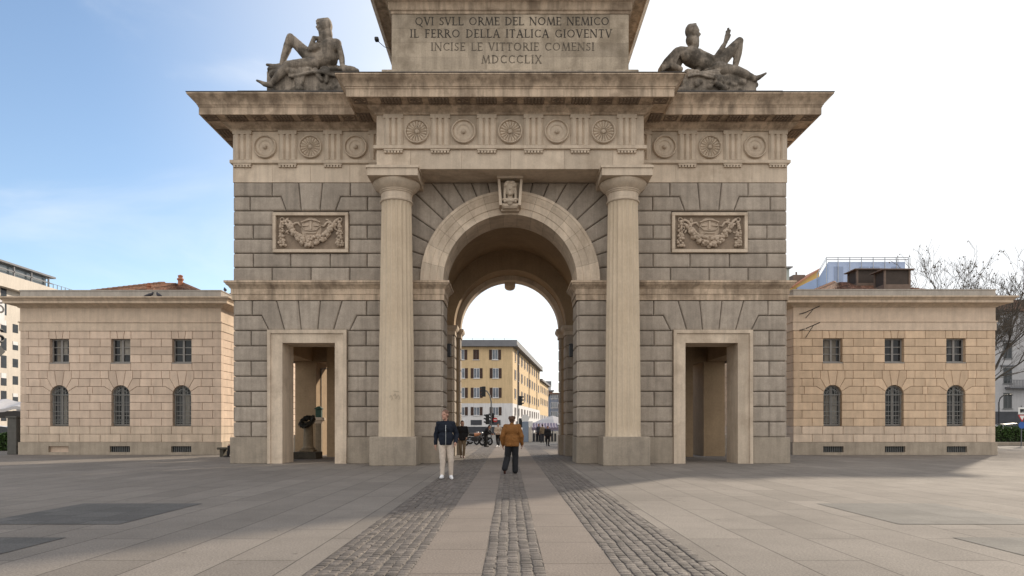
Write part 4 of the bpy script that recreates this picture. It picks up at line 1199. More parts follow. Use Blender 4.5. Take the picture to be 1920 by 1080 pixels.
    for c in wcs:
        for kind, z0, z1 in (('sq', 4.66, 5.70), ('ar', 1.55, 3.0)):
            for sd in (-1, 1):
                if rc.random() < .62:
                    f = rc.uniform(.35, 1.0); x0 = c + sd * .06; x1 = c + sd * (.06 + .31 * f); b = MB()
                    zz0 = z0 + (z1 - z0) * (rc.choice((0, 0, .35)))
                    n = 8; b.loops([[(x0 + (x1 - x0) * k / n, .2535 - .0012 * (k % 2), z) for k in range(n + 1)] for z in (zz0, z1)], close=False)
                    b.build('pane_reflection', M_REFL[rc.randrange(3)], root)  # paler strip in front of the pane, painted in for its reflection
    return root
M_REFL = [mat('reflection_beige', (.16, .14, .115), .9, .2, 5), mat('reflection_grey', (.09, .09, .09), .9, .2, 5), mat('reflection_pale', (.24, .22, .19), .9, .2, 5)]
M_PAVL = mat('pink_beige_ashlar', (0.60, 0.465, 0.36), 0.85, 0.09, 2.5, 0.25, 45, tone=0.13, streak=0.10, blotch=0.2, blotch_col=(0.28, 0.20, 0.15))
M_PAVR = mat('ochre_ashlar', (0.59, 0.435, 0.30), 0.85, 0.09, 2.5, 0.25, 45, tone=0.14, streak=0.10, blotch=0.2, blotch_col=(0.30, 0.19, 0.12))
M_PAVLB = mat('pale_beige_ashlar', (0.58, 0.46, 0.352), 0.85, 0.09, 2.5, 0.25, 45, tone=0.10, streak=0.14, blotch=0.2, blotch_col=(0.26, 0.20, 0.15))
M_PAVRB = mat('pale_rose_ashlar', (0.60, 0.475, 0.365), 0.85, 0.09, 2.5, 0.25, 45, tone=0.10, streak=0.12, blotch=0.2, blotch_col=(0.30, 0.22, 0.15))
M_PAVPL = mat('pavilion_plinth', (0.36, 0.30, 0.235), 0.9, 0.12, 2, 0.3, 40, streak=0.2)
M_PAVCOR = mat('pavilion_cornice', (0.55, 0.435, 0.325), 0.85, 0.09, 2, 0.2, 40, streak=0.22)
M_PARA = mat('cement_parapet', (0.38, 0.345, 0.305), 0.9, 0.10, 1.6, 0.2, 40, streak=0.16)
pavL = pavilion('customs_pavilion', 'two-storey beige stone pavilion left of the gate with terracotta chimney pots', (-19.35, 7.7, 0), M_PAVL, M_PAVLB, -1)
pavR = pavilion('customs_pavilion', 'two-storey ochre stone pavilion right of the gate with two big roof vents', (19.05, 7.5, 0), M_PAVR, M_PAVRB, 1)
# roof pots and vents
def pot(x, y, z0, h, r_):
    b = MB(); b.lathe([(r_, z0), (r_, z0 + h * .7), (r_ * 1.35, z0 + h * .74), (r_ * 1.35, z0 + h * .82), (r_ * .8, z0 + h * .86), (r_ * 1.1, z0 + h), (r_ * .3, z0 + h * 1.06)], lambda a, c, h_: (x + a, y + c, h_), 12, cap0=True, cap1=True)
    b.build('chimney_pot', M_TERRA, pavL, autosm=35)
pot(.78, 4.4, 9.0, .92, .13); pot(-.35, 3.2, 8.6, .62, .10)
M_VENT = mat('vent_brown', (0.17, 0.125, 0.10), 0.85, 0.15, 3)
M_VENTD = mat('vent_louvre', (0.06, 0.047, 0.04), 0.85, 0.15, 3)
for x, y, w, zb, zt in ((.75, 4.3, .62, 8.5, 10.12), (1.33, 2.5, .70, 8.0, 9.68)):
    b = MB(); b.box(x - w, x + w, y - .5, y + .5, zb, zb + (zt - zb) * .52)
    for sx in (-1, 1):
        for sy in (-1, 1): b.box(x + sx * w, x + sx * (w - .1), y + sy * .5, y + sy * .42, zb + (zt - zb) * .521, zt - .05)
    v = b.build('roof_vent', M_VENT, pavR)
    b = MB(); b.box(x - w + .05, x + w - .05, y - .46, y + .46, zb + (zt - zb) * .522, zt - .052); b.build('louvre', M_VENTD, v)
    b = MB(); b.box(x - w - .14, x + w + .14, y - .62, y + .62, zt - .05, zt); b.build('vent_cap', M_VENT, v)
# iron brackets on the right pavilion, near its left corner
for z, h in ((6.95, .18), (6.15, .34)):
    b = MB(); X = -4.4
    b.tube([(X, .0, z + .1), (X + .35, -.75, z + .28)], .022, 6); b.tube([(X, .0, z + .1), (X - .35, -.12, z)], .022, 6); b.tube([(X + .2, -.42, z + .20), (X + .0, -.02, z - h)], .018, 6)
    b.build('iron_bracket', M_IRON, pavR)

# ------------------------------------------------------------------ pigeons
M_BIRD = mat('pigeon_feather', (0.045, 0.045, 0.055), 0.7, 0.4, 20)
def pigeon(loc, rz, label):
    b = MB(); b.ball((0, 0, .13), (.15, .075, .075), Matrix.Rotation(R(-22), 3, 'Y')); b.ball((.13, 0, .235), (.045, .04, .042)); b.cap((.09, 0, .15), (.13, 0, .23), .055, .04)
    b.cap((-.12, 0, .10), (-.25, 0, .05), .05, .02); b.cap((.16, 0, .235), (.20, 0, .225), .014, .005, 6)
    for s in (-1, 1): b.tube([(.0, s * .03, .08), (.01, s * .03, 0)], .008, 4)
    o = b.build('pigeon', M_BIRD, loc=loc, smooth=True); o.rotation_euler = (0, 0, rz); tag(o, label, 'pigeon', 'pigeons on the left pavilion')
pigeon((wx(281, 32.4), 7.4, 7.775), .3, 'dark pigeon on the left pavilion cornice, the left one of a pair')
pigeon((wx(297, 32.4), 7.42, 7.775), 2.6, 'dark pigeon on the left pavilion cornice, the right one of a pair')
pigeon((-14.36, 9.2, 8.205), .8, 'dark pigeon on the parapet corner beside the gate, the farther of two')
pigeon((-14.40, 8.3, 8.205), 2.2, 'dark pigeon on the parapet corner beside the gate, the nearer of two')

# ------------------------------------------------------------------ people
M_SKIN = mat('skin', (0.40, 0.22, 0.16), 0.6, 0.08, 20)
M_HAIRD = mat('dark_hair', (0.03, 0.02, 0.015), 0.7, 0.3, 60)
M_HAIRB = mat('cropped_hair', (0.15, 0.085, 0.06), 0.8, 0.2, 60)
M_SOLE = mat('dark_shoe', (0.03, 0.026, 0.024), 0.6, 0.2, 20)
def cloth(name, col, r=0.85): return mat(name, col, r, 0.16, 9, 0.3, 120)
def person(label, loc, rz, H, J, cj, ct, cs, ch, vox=.013, hair='short', extras=None, jacket_len=.86, loose=1.0, legw=1.0, group=None):
    D = {'head': (0, -.02, 1.66), 'neck': (0, .01, 1.50), 'chest': (0, .0, 1.30), 'waist': (0, 0, 1.10), 'pelvis': (0, 0, .96),
         'shL': (.185, 0, 1.44), 'shR': (-.185, 0, 1.44), 'elL': (.25, .04, 1.15), 'elR': (-.25, .04, 1.15), 'wrL': (.26, -.04, .90), 'wrR': (-.26, -.04, .90),
         'hiL': (.10, 0, .93), 'hiR': (-.10, 0, .93), 'knL': (.11, -.03, .50), 'knR': (-.11, -.03, .50), 'anL': (.11, .02, .085), 'anR': (-.11, .02, .085),
         'toL': (.13, -.16, .035), 'toR': (-.13, -.16, .035), 'look': 0.0}
    D.update(J)
    V = {k: Vector(v) for k, v in D.items() if k != 'look'}
    root = thing('person', label, 'person', loc, rz, group); s = H / 1.78; root.scale = (s, s, s)
    b = MB(); L = Matrix.Rotation(D['look'], 3, 'Z'); hd = V['head']
    def hp(x, y, z): return hd + L @ Vector((x, y, z))
    b.ball(hp(0, .01, .03), (.078, .098, .10), L); b.ball(hp(0, -.035, -.05), (.058, .062, .075), L); b.cap(hp(0, -.095, .015), hp(0, -.118, -.02), .011, .018, 8)
    b.ball(hp(0, -.09, -.065), (.028, .014, .010), L); b.ball(hp(0, -.075, -.105), (.03, .026, .022), L)
    for q in (-1, 1):
        b.ball(hp(q * .034, -.082, .022), (.018, .012, .010), L); b.ball(hp(q * .08, .01, .0), (.012, .024, .033), L)
    b.cap(V['neck'] - Vector((0, 0, .04)), hd - Vector((0, -.01, .04)), .058, .055)
    b.cap(V['chest'], V['neck'] - Vector((0, 0, .09)), .12, .09); b.cap(V['waist'], V['chest'], .115, .125); b.cap(V['pelvis'], V['waist'], .125, .11)
    for q in 'LR':
        sg = 1 if q == 'L' else -1
        b.cap(V['neck'] - Vector((0, 0, .08)), V['sh' + q], .07, .058); b.cap(V['sh' + q], V['el' + q], .05, .038); b.cap(V['el' + q], V['wr' + q], .038, .026)
        b.cap(V['hi' + q], V['kn' + q], .085, .055); b.cap(V['kn' + q], V['an' + q], .054, .036)
        b.cap(V['an' + q] - Vector((0, 0, .03)), V['to' + q], .036, .028)
        d = (V['wr' + q] - V['el' + q]).normalized(); w = V['wr' + q]; fwd = Vector((0, -1, 0)); fwd = (fwd - d * fwd.dot(d)).normalized(); inn = d.cross(fwd)
        if inn.x * sg > 0: inn = -inn
        b.cap(w, w + d * .055, .030, .034)
        for k, ln in enumerate((.070, .082, .076, .058)):
            base = w + d * .085 + fwd * (.027 - .018 * k); mid = base + d * ln * .55 + inn * .006; tip = mid + d * ln * .40 + inn * .028
            b.cap(w + d * .03 + fwd * (.02 - .014 * k), base, .012, .0105, 8); b.cap(base, mid, .0105, .0095, 8); b.cap(mid, tip, .0095, .0085, 8)
        b.cap(w + d * .02 + fwd * .025, w + d * .06 + fwd * .05 + inn * .012, .014, .011, 8); b.cap(w + d * .06 + fwd * .05 + inn * .012, w + d * .095 + fwd * .05 + inn * .022, .011, .009, 8)
    o = b.build('body', M_SKIN, root); remesh(o, min(vox, .0095) if vox < .015 else vox, 1)
    # trousers
    b = MB(); lw = legw
    b.ball(V['pelvis'] - Vector((0, 0, .03)), (.165, .125, .15))
    for q in 'LR':
        b.cap(V['hi' + q] + Vector((0, 0, .02)), V['kn' + q], .108 * (1 + (lw - 1) * .4), .075 * lw); b.cap(V['kn' + q], V['an' + q] + Vector((0, .0, .02)), .075 * lw, .056 * lw * lw)
        if lw > 1.1: b.cap(V['kn' + q].lerp(V['an' + q], .6), V['an' + q] + Vector((0, .01, .0)), .085, .092)
    o = b.build('trousers', ct, root); remesh(o, vox, 2); rough_up(o, .024, .10, 'cloth_fold')
    # jacket
    b = MB(); z = jacket_len; lo = loose
    def ell(c, rx, ry, rz_): b.ball(c, (rx * lo, ry * lo, rz_))
    ell(V['chest'] + Vector((0, 0, .03)), .205, .145, .20); ell(V['waist'], .185, .145, .20); ell(Vector((V['pelvis'].x, V['pelvis'].y, z + .14)), .185, .15, .15)
    b.lathe([(1.0, z), (1.0, z + .28)], lambda a, c, h: (V['pelvis'].x + a * .188 * lo, V['pelvis'].y + c * .152 * lo, h), 20, cap0=True, cap1=True)
    for q in 'LR':
        b.cap(V['neck'] - Vector((0, 0, .06)), V['sh' + q], .075, .078 * lo); b.cap(V['sh' + q], V['el' + q], .076 * lo, .064 * lo); b.cap(V['el' + q], V['wr' + q] - (V['wr' + q] - V['el' + q]).normalized() * .01, .064 * lo, .046 * lo)
    b.cap(V['neck'] - Vector((0, -.01, .03)), V['neck'] + Vector((0, .012, .02)), .078, .070)
    o = b.build('jacket', cj, root); remesh(o, vox, 2); rough_up(o, .034, .10, 'cloth_fold')
    for q in 'LR':
        b = MB(); a_, t_ = V['an' + q], V['to' + q]; dirn = (t_ - a_); dirn.z *= .3
        heel = a_ + Vector((0, .03, -.045))
        b.cap(heel, t_, .046, .038); b.cap(a_ - Vector((0, 0, .02)), a_.lerp(t_, .5), .048, .042)
        o = b.build('shoe', cs, root); remesh(o, max(.008, vox * .7), 1)
    if hair:
        b = MB()
        b.ball(hp(0, .022, .052), (.087, .100, .090), L); 
        if hair == 'mop':
            for k in range(14): a = k * 2.4; b.ball(hp(.07 * math.cos(a), .03 + .08 * math.sin(a), .06 + .03 * math.sin(k * 1.7)), .045)
            b.ball(hp(0, .07, -.02), (.075, .05, .08), L)
        if hair == 'short': b.ball(hp(0, .06, -.01), (.074, .052, .07), L)
        if hair == 'long': b.cap(hp(0, .07, .02), hp(0, .09, -.18), .085, .075)
        o = b.build('hair', ch, root); remesh(o, max(.009, vox * .8), 1)
    if extras: extras(root, V)
    return root
def ground_at(px, py): d = CAMH * FPX / (py - HOR); return (wx(px, d), d - CAMD, .004), d
C_NAVY = cloth('navy_jacket', (0.006, 0.009, 0.018)); C_CREAM = cloth('cream_trousers', (0.50, 0.42, 0.35)); C_WHITE = mat('white_trainer', (0.75, 0.74, 0.74), 0.6, 0.05)
C_BROWN = cloth('rust_brown_jacket', (0.19, 0.078, 0.018)); C_BLACK = cloth('black_cloth', (0.010, 0.010, 0.012)); C_LEATH = mat('brown_shoe', (0.10, 0.035, 0.025), 0.5, 0.2)
C_KHAKI = cloth('khaki_trousers', (0.17, 0.125, 0.08)); C_PALE = cloth('pale_beige_jacket', (0.50, 0.42, 0.34)); C_DKGREY = cloth('dark_grey_cloth', (0.035, 0.035, 0.04)); C_BLUE = cloth('faded_blue_cloth', (0.10, 0.13, 0.2))
M_WHITEP = mat('white_print', (0.7, 0.7, 0.68), 0.7, 0.05)
def zipx(root, V):
    b = MB(); b.tube([(0.0, -.152, 1.40), (0.0, -.168, 1.25), (0.0, -.162, 1.05), (0.0, -.158, .88)], .006, 6); b.build('zip', mat('steel', (.5, .5, .5), .35, .1, metal=1.0), root)
p, d = ground_at(836, 898)
person('man in a navy jacket and cream trousers with white trainers walking towards the camera', p, R(4), 1.83,
       {'knL': (.13, -.06, .50), 'anL': (.13, -.02, .085), 'toL': (.16, -.20, .03), 'knR': (-.08, -.08, .50), 'anR': (-.09, -.14, .10), 'toR': (-.12, -.31, .06),
        'shL': (.175, 0, 1.43), 'shR': (-.175, 0, 1.43), 'elL': (.275, .06, 1.16), 'wrL': (.25, -.12, .95), 'elR': (-.255, .07, 1.15), 'wrR': (-.27, .06, .90), 'look': R(-38), 'head': (-.02, -.03, 1.665)},
       C_NAVY, C_CREAM, C_WHITE, M_HAIRB, .011, 'short', zipx, .88, 1.03, 1.0)
def pocket(root, V):
    b = MB()
    for k in range(4): b.box(.06 + .018 * (k % 2), .12 - .012 * ((k + 1) % 2), .118 + .004 * (k % 2), .165, .86 - .032 * k, .873 - .032 * k)
    b.build('pocket_print', M_WHITEP, root)
p, d = ground_at(960, 888)
person('person in a rust brown jacket and wide black trousers seen from behind, walking away', p, R(176), 1.72,
       {'knR': (-.10, -.04, .50), 'anR': (-.10, .0, .09), 'toR': (-.12, -.17, .035),
        'knL': (.14, -.02, .48), 'anL': (.20, .30, .17), 'toL': (.21, .20, .03),
        'elL': (.30, .05, 1.15), 'wrL': (.29, -.04, .88), 'elR': (-.29, .02, 1.15), 'wrR': (-.30, -.08, .90), 'head': (0, -.04, 1.64)},
       C_BROWN, C_BLACK, C_LEATH, mat('brown_hair', (0.07, 0.035, 0.02), .7, .3, 50), .011, 'mop', None, .84, 1.22, 1.28)
p, d = ground_at(867, 859)
person('person in black jacket and khaki trousers walking through the archway behind the navy jacket man', p, R(3), 1.66,
       {'knL': (.09, -.10, .5), 'anL': (.06, -.05, .09), 'toL': (.06, -.22, .03), 'knR': (-.09, -.0, .5), 'anR': (-.06, .14, .12), 'toR': (-.06, .0, .035), 'wrL': (.20, -.14, .98), 'wrR': (-.2, -.12, .96)},
       C_BLACK, C_KHAKI, C_LEATH, M_HAIRD, .014, 'long', None, .84, 1.2)
p, d = ground_at(934, 838.5)
person('person in a pale jacket and black trousers with white shoes crossing beyond the archway', p, R(-6), 1.62,
       {'knL': (.09, -.12, .5), 'anL': (.07, -.12, .09), 'toL': (.09, -.29, .05), 'knR': (-.09, -.0, .5), 'anR': (-.07, .2, .14), 'wrR': (-.12, -.2, 1.02), 'wrL': (.14, -.2, 1.02)},
       C_PALE, C_BLACK, C_WHITE, M_HAIRD, .018, 'short', None, .92, 1.1)
p, d = ground_at(911, 838)
person('person in dark clothes bending towards the parked motorbikes', p, R(70), 1.62,
       {'head': (0, -.30, 1.52), 'neck': (0, -.20, 1.40), 'chest': (0, -.12, 1.24), 'shL': (.19, -.18, 1.34), 'shR': (-.19, -.18, 1.34), 'elL': (.23, -.30, 1.10), 'wrL': (.18, -.48, .98), 'elR': (-.23, -.30, 1.10), 'wrR': (-.18, -.48, .98)},
       C_BLACK, C_BLACK, M_SOLE, M_HAIRD, .018, 'short', None, .86, 1.15, 1.15)
p, d = ground_at(1027, 836.5)
person('person all in black walking under the right side of the archway, far beyond it', p, R(10), 1.45,
       {'knL': (.09, -.10, .5), 'anL': (.05, -.06, .09), 'anR': (-.06, .14, .12)}, C_BLACK, C_BLACK, M_SOLE, M_HAIRD, .02, 'short', None, .84, 1.25)
p, d = ground_at(988, 828.5)
person('distant person in a faded blue coat near the white pillar signs', p, R(30), 1.7, {}, C_BLUE, C_DKGREY, M_SOLE, M_HAIRD, .024, 'short')
p, d = ground_at(1010, 828)
person('distant person in dark grey standing before the market canopy', p, R(-40), 1.65, {}, C_DKGREY, C_BLACK, M_SOLE, M_HAIRD, .024, 'short')
p, d = ground_at(1017, 830)
person('distant person in khaki standing beside the market canopy', p, R(200), 1.6, {}, C_KHAKI, C_DKGREY, M_SOLE, M_HAIRD, .024, 'short')
# seated figure on a bench by the left pavilion, half behind the gate
bn = thing('stone_bench', 'low dark bench against the side of the left pavilion', 'bench', (-12.62, 5.6, 0))
b = MB(); b.box(-.9, .5, -.25, .25, .34, .44, bev=.02); b.build('seat', M_DKSTONE, bn)
for x in (-.7, .3): b = MB(); b.box(x - .08, x + .08, -.2, .2, 0, .34); b.build('leg', M_DKSTONE, bn)
person('person in black sitting on the low bench by the left pavilion', (-12.60, 5.65, -.42), R(-60), 1.7,
       {'knL': (.13, -.45, .93), 'knR': (-.13, -.45, .93), 'anL': (.13, -.50, .50), 'anR': (-.13, -.50, .50), 'toL': (.13, -.68, .46), 'toR': (-.13, -.68, .46), 'wrL': (.14, -.36, 1.02), 'wrR': (-.14, -.36, 1.02)},
       C_BLACK, C_BLACK, M_SOLE, M_HAIRD, .018, 'short')

# ------------------------------------------------------------------ street beyond the archway
M_YEL = mat('yellow_render', (0.60, 0.44, 0.255), 0.9, 0.06, .6, 0.1, 10, streak=0.10)
M_WHT = mat('white_render', (0.66, 0.64, 0.63), 0.9, 0.06, .6, streak=0.12)
M_SHUT = mat('brown_shutter', (0.055, 0.030, 0.022), 0.7, 0.2, 3)
M_SLATE = mat('grey_eaves', (0.17, 0.17, 0.18), 0.7, 0.12, 1)
M_DARKSHOP = mat('dark_shopfront', (0.05, 0.052, 0.06), 0.6, 0.2, 1)
M_PANEL = glass_dark('pale_window_glass', (0.16, 0.18, 0.21), 0.15)
M_BRICK = mat('brown_brick', (0.16, 0.10, 0.075), 0.9, 0.15, 1)
M_GREY = mat('grey_render', (0.42, 0.41, 0.41), 0.9, 0.07, .5, streak=0.1)
def facade_frame(origin, ang):
    """u along the wall, o outwards (towards the viewer's side), z up"""
    c, s = math.cos(ang), math.sin(ang); ox, oy = origin
    return lambda u, o, z: (ox + c * u + s * o, oy + s * u - c * o, z)
def wbox(b, F, u0, u1, o0, o1, z0, z1):
    vs = [F(u, o, z) for z in (z0, z1) for u, o in ((u0, o0), (u1, o0), (u1, o1), (u0, o1))]
    b.add(vs, [(0, 1, 2, 3), (7, 6, 5, 4), (0, 4, 5, 1), (1, 5, 6, 2), (2, 6, 7, 3), (3, 7, 4, 0)])
def window(root, F, u, z, w, h, shutters=1.0, pane=None, frame=None, sill=True, sh=None, clos=False):
    b = MB(); t = .07
    for q in ((u - w / 2, u - w / 2 + t, z - h / 2, z + h / 2), (u + w / 2 - t, u + w / 2, z - h / 2, z + h / 2), (u - w / 2 + t, u + w / 2 - t, z + h / 2 - t, z + h / 2), (u - w / 2 + t, u + w / 2 - t, z - h / 2, z - h / 2 + t), (u - .04, u + .04, z - h / 2 + t, z + h / 2 - t)):
        wbox(b, F, q[0], q[1], -.05, .04, q[2], q[3])
    if sill: wbox(b, F, u - w / 2 - .12, u + w / 2 + .12, -.05, .12, z - h / 2 - .1, z - h / 2)
    fr = b.build('window', frame or M_WHT, root)
    b = MB(); wbox(b, F, u - w / 2, u + w / 2, -.02, .012, z - h / 2, z + h / 2); b.build('pane', pane or M_PANEL, fr)
    if shutters:
        sw = w / 2 * shutters
        for sgn in (-1, 1):
            b = MB()
            if clos: c0 = u + sgn * w / 4; wbox(b, F, c0 - w / 4 + .01, c0 + w / 4 - .01, .045, .09, z - h / 2, z + h / 2)
            else:
                e = u + sgn * (w / 2 + sw / 2 + .02); wbox(b, F, e - sw / 2, e + sw / 2, .02, .07, z - h / 2, z + h / 2)
            b.build('shutter', sh or M_SHUT, fr)
    return fr
YC = (0.6, 93.0)
ang = math.atan2(53.0, 7.3); FL = 54.0
yb = thing('apartment_building', 'yellow corner apartment house with brown shutters and white lower storey, framed by the archway', 'building', (0, 0, 0))
Ff = facade_frame((YC[0] - 30, YC[1]), 0.0); Fs = facade_frame(YC, ang)
def solid(b, z0, z1, g=0.0):
    p = [Ff(0, g, 0)[:2], (YC[0] + g, YC[1] - g), Fs(FL, g, 0)[:2], (YC[0] - 22, YC[1] + 60), (YC[0] - 30, YC[1] + 20)]
    b.loops([[(x, y, z) for x, y in p] for z in (z0, z1)], True, True, True)
b = MB(); solid(b, 5.6, 16.0); b.build('upper_wall', M_YEL, yb)
b = MB(); solid(b, 0, 5.6, .0); b.build('lower_wall', M_WHT, yb)
b = MB(); solid(b, 15.75, 16.0, .9); solid(b, 16.0, 16.9, .75); b.build('eaves', M_SLATE, yb)
b = MB()
for k in range(16): wbox(b, Ff, k * 1.9, k * 1.9 + .05, .6, .65, 16.9, 17.25)
wbox(b, Ff, 0, 30, .6, .64, 17.2, 17.26); b.build('roof_railing', M_SLATE, yb)
for i, z in enumerate((14.33, 11.0, 7.5, 4.18)):
    for k, px in enumerate((866, 893.7, 929.3)):
        u = wx(px, 118) - YC[0] + 30
        window(yb, Ff, u - (.0 if i else .1), z, 1.05, 1.8 if i < 3 else 1.5, 1.0, clos=(i == 0 and k == 1))
    for k in range(10):
        window(yb, Fs, 3.6 + 5.15 * k, z, 1.05, 1.8 if i < 3 else 1.5, 1.0, clos=(k * 3 + i) % 5 == 0)
for px in (893, 928): u = wx(px, 118) - YC[0] + 30; b = MB(); wbox(b, Ff, u - 1.0, u + 1.0, .032, .08, 1.7, 2.6); b.build('shop_sign', M_DARKSHOP, yb)
b = MB(); wbox(b, Ff, 8, 30, .032, .1, 0, 1.4); b.build('shopfront', M_DARKSHOP, yb)
for k in range(9): b = MB(); wbox(b, Fs, 4.4 + 5.2 * k, 6.4 + 5.2 * k, .032, .08, 0, 2.4); b.build('shop_door', M_DARKSHOP, yb)
for u in (8.5, 27, 45): b = MB(); wbox(b, Fs, u, u + .14, .02, .14, 5.6, 15.7); b.build('drainpipe', M_BRICK, yb)
yb2 = thing('apartment_building', 'lower pale yellow house adjoining the far end of the corner apartment house', 'building', (0, 0, 0))
p0 = Fs(FL + .1, 0, 0); F2 = facade_frame(p0[:2], ang)
b = MB(); wbox(b, F2, 0, 28, 0, -12, 4.5, 13.4); b.build('upper_wall', M_YEL, yb2)
b = MB(); wbox(b, F2, 0, 28, .0, -12, 0, 4.499); b.build('lower_wall', M_WHT, yb2)
b = MB(); wbox(b, F2, -.3, 28.5, .7, -12.3, 13.41, 13.9); b.build('roof', M_SLATE, yb2)
for z in (11.4, 8.2, 5.9 - 2.2):
    for k in range(5): window(yb2, F2, 3 + 5.3 * k, z, 1.05, 1.7, 1.0)
def block_house(name, label, x0, x1, y, dep, h, wallm, roofm, cols, rows, z0, dz, w, hgt, shutters=0, pane=None, frame=None, roofh=.5, over=.5, rotz=None, group=None):
    r = thing(name, label, 'building', (x0, y, 0), rotz or 0, group)
    F = facade_frame((0, 0), 0.0)
    b = MB(); wbox(b, F, 0, x1 - x0, 0, -dep, 0, h); b.build('wall', wallm, r)
    b = MB(); wbox(b, F, -over, x1 - x0 + over, over, -dep - over, h + .005, h + roofh); b.build('roof', roofm, r)
    for i in range(rows):
        for k in range(cols): window(r, F, (x1 - x0) * (k + .5) / cols, z0 + dz * i, w, hgt, shutters, pane, frame)
    return r
d = 235
block_house('town_house', 'brown brick house with balconied front at the far end of the street', wx(1023, d), wx(1036, d), d - CAMD, 15, 14.0, M_BRICK, M_SLATE, 2, 4, 3, 3.2, 1.1, 1.9, 0)
d = 215
block_house('town_house', 'blue-grey house with pale windows at the right end of the distant street', wx(1033, d), wx(1068, d), d - CAMD, 15, 12.0, mat('blue_grey_render', (.20, .22, .27), .9, .1, 1), M_BRICK, 6, 4, 2.4, 3.0, 1.2, 1.8, 0)
d = 290
block_house('town_house', 'dark slate-roofed house rising behind the brick house', wx(1010, d), wx(1033, d), d - CAMD, 15, 19.0, M_GREY, M_SLATE, 4, 5, 3, 3.4, 1.1, 1.8, 0, roofh=2.5, over=.2)
# market canopy
mk = thing('market_canopy', 'long mauve market canopy with a fringed edge on thin posts', 'canopy', (0, 0, 0))
M_AWN = mat('mauve_awning', (0.20, 0.17, 0.22), 0.85, 0.1, 2); M_POSTP = mat('pale_post', (0.5, 0.46, 0.40), 0.6, 0.1)
x0, x1, Y = wx(996, 62), wx(1046, 62), 37.0
b = MB(); n = 26
b.loops([[(x0 + (x1 - x0) * k / n, Y + yy, zz + .04 * math.sin(k * 2.2)) for k in range(n + 1)] for yy, zz in ((0, 1.05), (-.02, 1.32), (1.4, 1.75), (2.8, 1.35), (2.82, 1.1))], close=False); b.build('awning', M_AWN, mk)
for k in range(9): b = MB(); X = x0 + .1 + (x1 - x0 - .2) * k / 8; b.box(X - .035, X + .035, Y, Y + .07, 0, 1.3); b.build('post', M_POSTP, mk)
b = MB(); b.box(x0 + .2, x1, Y + .8, Y + 1.9, 0, .75, bev=.03); b.build('counter', M_DARKSHOP, mk)
# far end canopies (parasols over cafe tables)
pr = thing('market_parasol', 'pale grey parasol roof rising above the market canopy', 'parasol', (wx(1036, 66), 41, 0))
b = MB(); b.lathe([(2.4, 1.6), (1.2, 2.1), (.05, 2.5)], lambda a, c, h: (a, c, h), 8, cap1=True); b.build('parasol_cloth', mat('pale_grey_cloth', (.42, .40, .40), .85, .1), pr)
b = MB(); b.tube([(0, 0, 0), (0, 0, 2.45)], .04, 8); b.build('pole', M_IRON, pr)

# traffic lights
M_POLE = mat('pole_grey', (0.12, 0.125, 0.13), 0.5, 0.1); M_HEAD = mat('signal_black', (0.014, 0.016, 0.018), 0.5, 0.1); M_LENS = mat('unlit_lens', (0.05, 0.045, 0.04), 0.3, 0.1)
M_REDP = mat('red_sign', (0.45, 0.03, 0.03), 0.5, 0.05)
def head(root, x, y, z, side):
    b = MB(); b.box(x - .16, x + .16, y - .14, y + .14, z - .45, z + .45, bev=.03)
    h = b.build('signal_head', M_HEAD, root)
    for k in range(3):
        zz = z - .30 + .30 * k; b = MB(); b.lathe([(.10, 0), (.105, .02), (.06, .045), (.01, .05)], lambda a, c, q: (x + side * (.16 + q), y + a, zz + c), 12, cap1=True); b.build('lens', M_LENS, h)
        b = MB(); b.loops([[(x + side * o, y + .125 * math.cos(a), zz + .125 * math.sin(a)) for a in [PI * i / 8 for i in range(9)]] for o in (.155, .34)], close=False); b.build('visor', M_HEAD, h)
d = 58; X, Y = wx(921, d), d - CAMD
tl = thing('traffic_light', 'traffic light on a bent mast arm with three heads and a red sign', 'traffic light', (0, 0, 0))
b = MB(); b.tube([(X, Y, 0), (X, Y, 3.6), (X - .1, Y, 4.1), (X - .35, Y, 4.5), (X - .5, Y, 4.58)], .06, 8); b.build('mast', M_POLE, tl)
head(tl, X - .65, Y, 4.50, -1); head(tl, X - .32, Y, 2.05, -1); head(tl, X + .1, Y + .34, 2.15, -1)
b = MB(); b.lathe([(.2, 0), (.2, .03)], lambda a, c, q: (X + .36 + a, Y - .1 - q, 2.0 + c), 20, cap0=True, cap1=True); s_ = b.build('round_sign', M_REDP, tl)
b = MB(); b.box(X + .23, X + .49, Y - .14, Y - .131, 1.96, 2.04); b.build('white_bar', M_WHITEP, s_)
d = 62; X, Y = wx(971, d), d - CAMD
tl = thing('traffic_light', 'straight traffic light pole in front of the yellow building corner, right of centre', 'traffic light', (0, 0, 0))
b = MB(); b.tube([(X, Y, 0), (X, Y, 8.6)], .06, 8); b.build('mast', M_POLE, tl)
head(tl, X + .22, Y, 3.85, 1); head(tl, X + .25, Y, 1.75, 1)
# totem signs
for px, lab, hz in ((985, 'tall blue-grey information pillar with a white round top beside the distant street', 2.6), (994, 'slim pale sign pillar beside the market canopy', 1.9)):
    d = 60; X, Y = wx(px, d), d - CAMD; t_ = thing('sign_pillar', lab, 'sign', (X, Y, 0)); wd = .28 if px == 985 else .14
    b = MB(); b.box(-wd, wd, -.08, .08, 0, hz * .72, bev=.02); b.build('pillar', mat('sign_blue_grey', (.20, .25, .32), .5, .1) if px == 985 else M_POSTP, t_)
    b = MB()
    if px == 985: b.lathe([(.36, -.05), (.36, .05)], lambda a, c, q: (a, q, hz * .72 + .3 + c), 20, cap0=True, cap1=True)
    else: b.box(-.22, .22, -.05, .05, hz * .74, hz)
    b.build('sign_plate', M_WHITEP, t_)

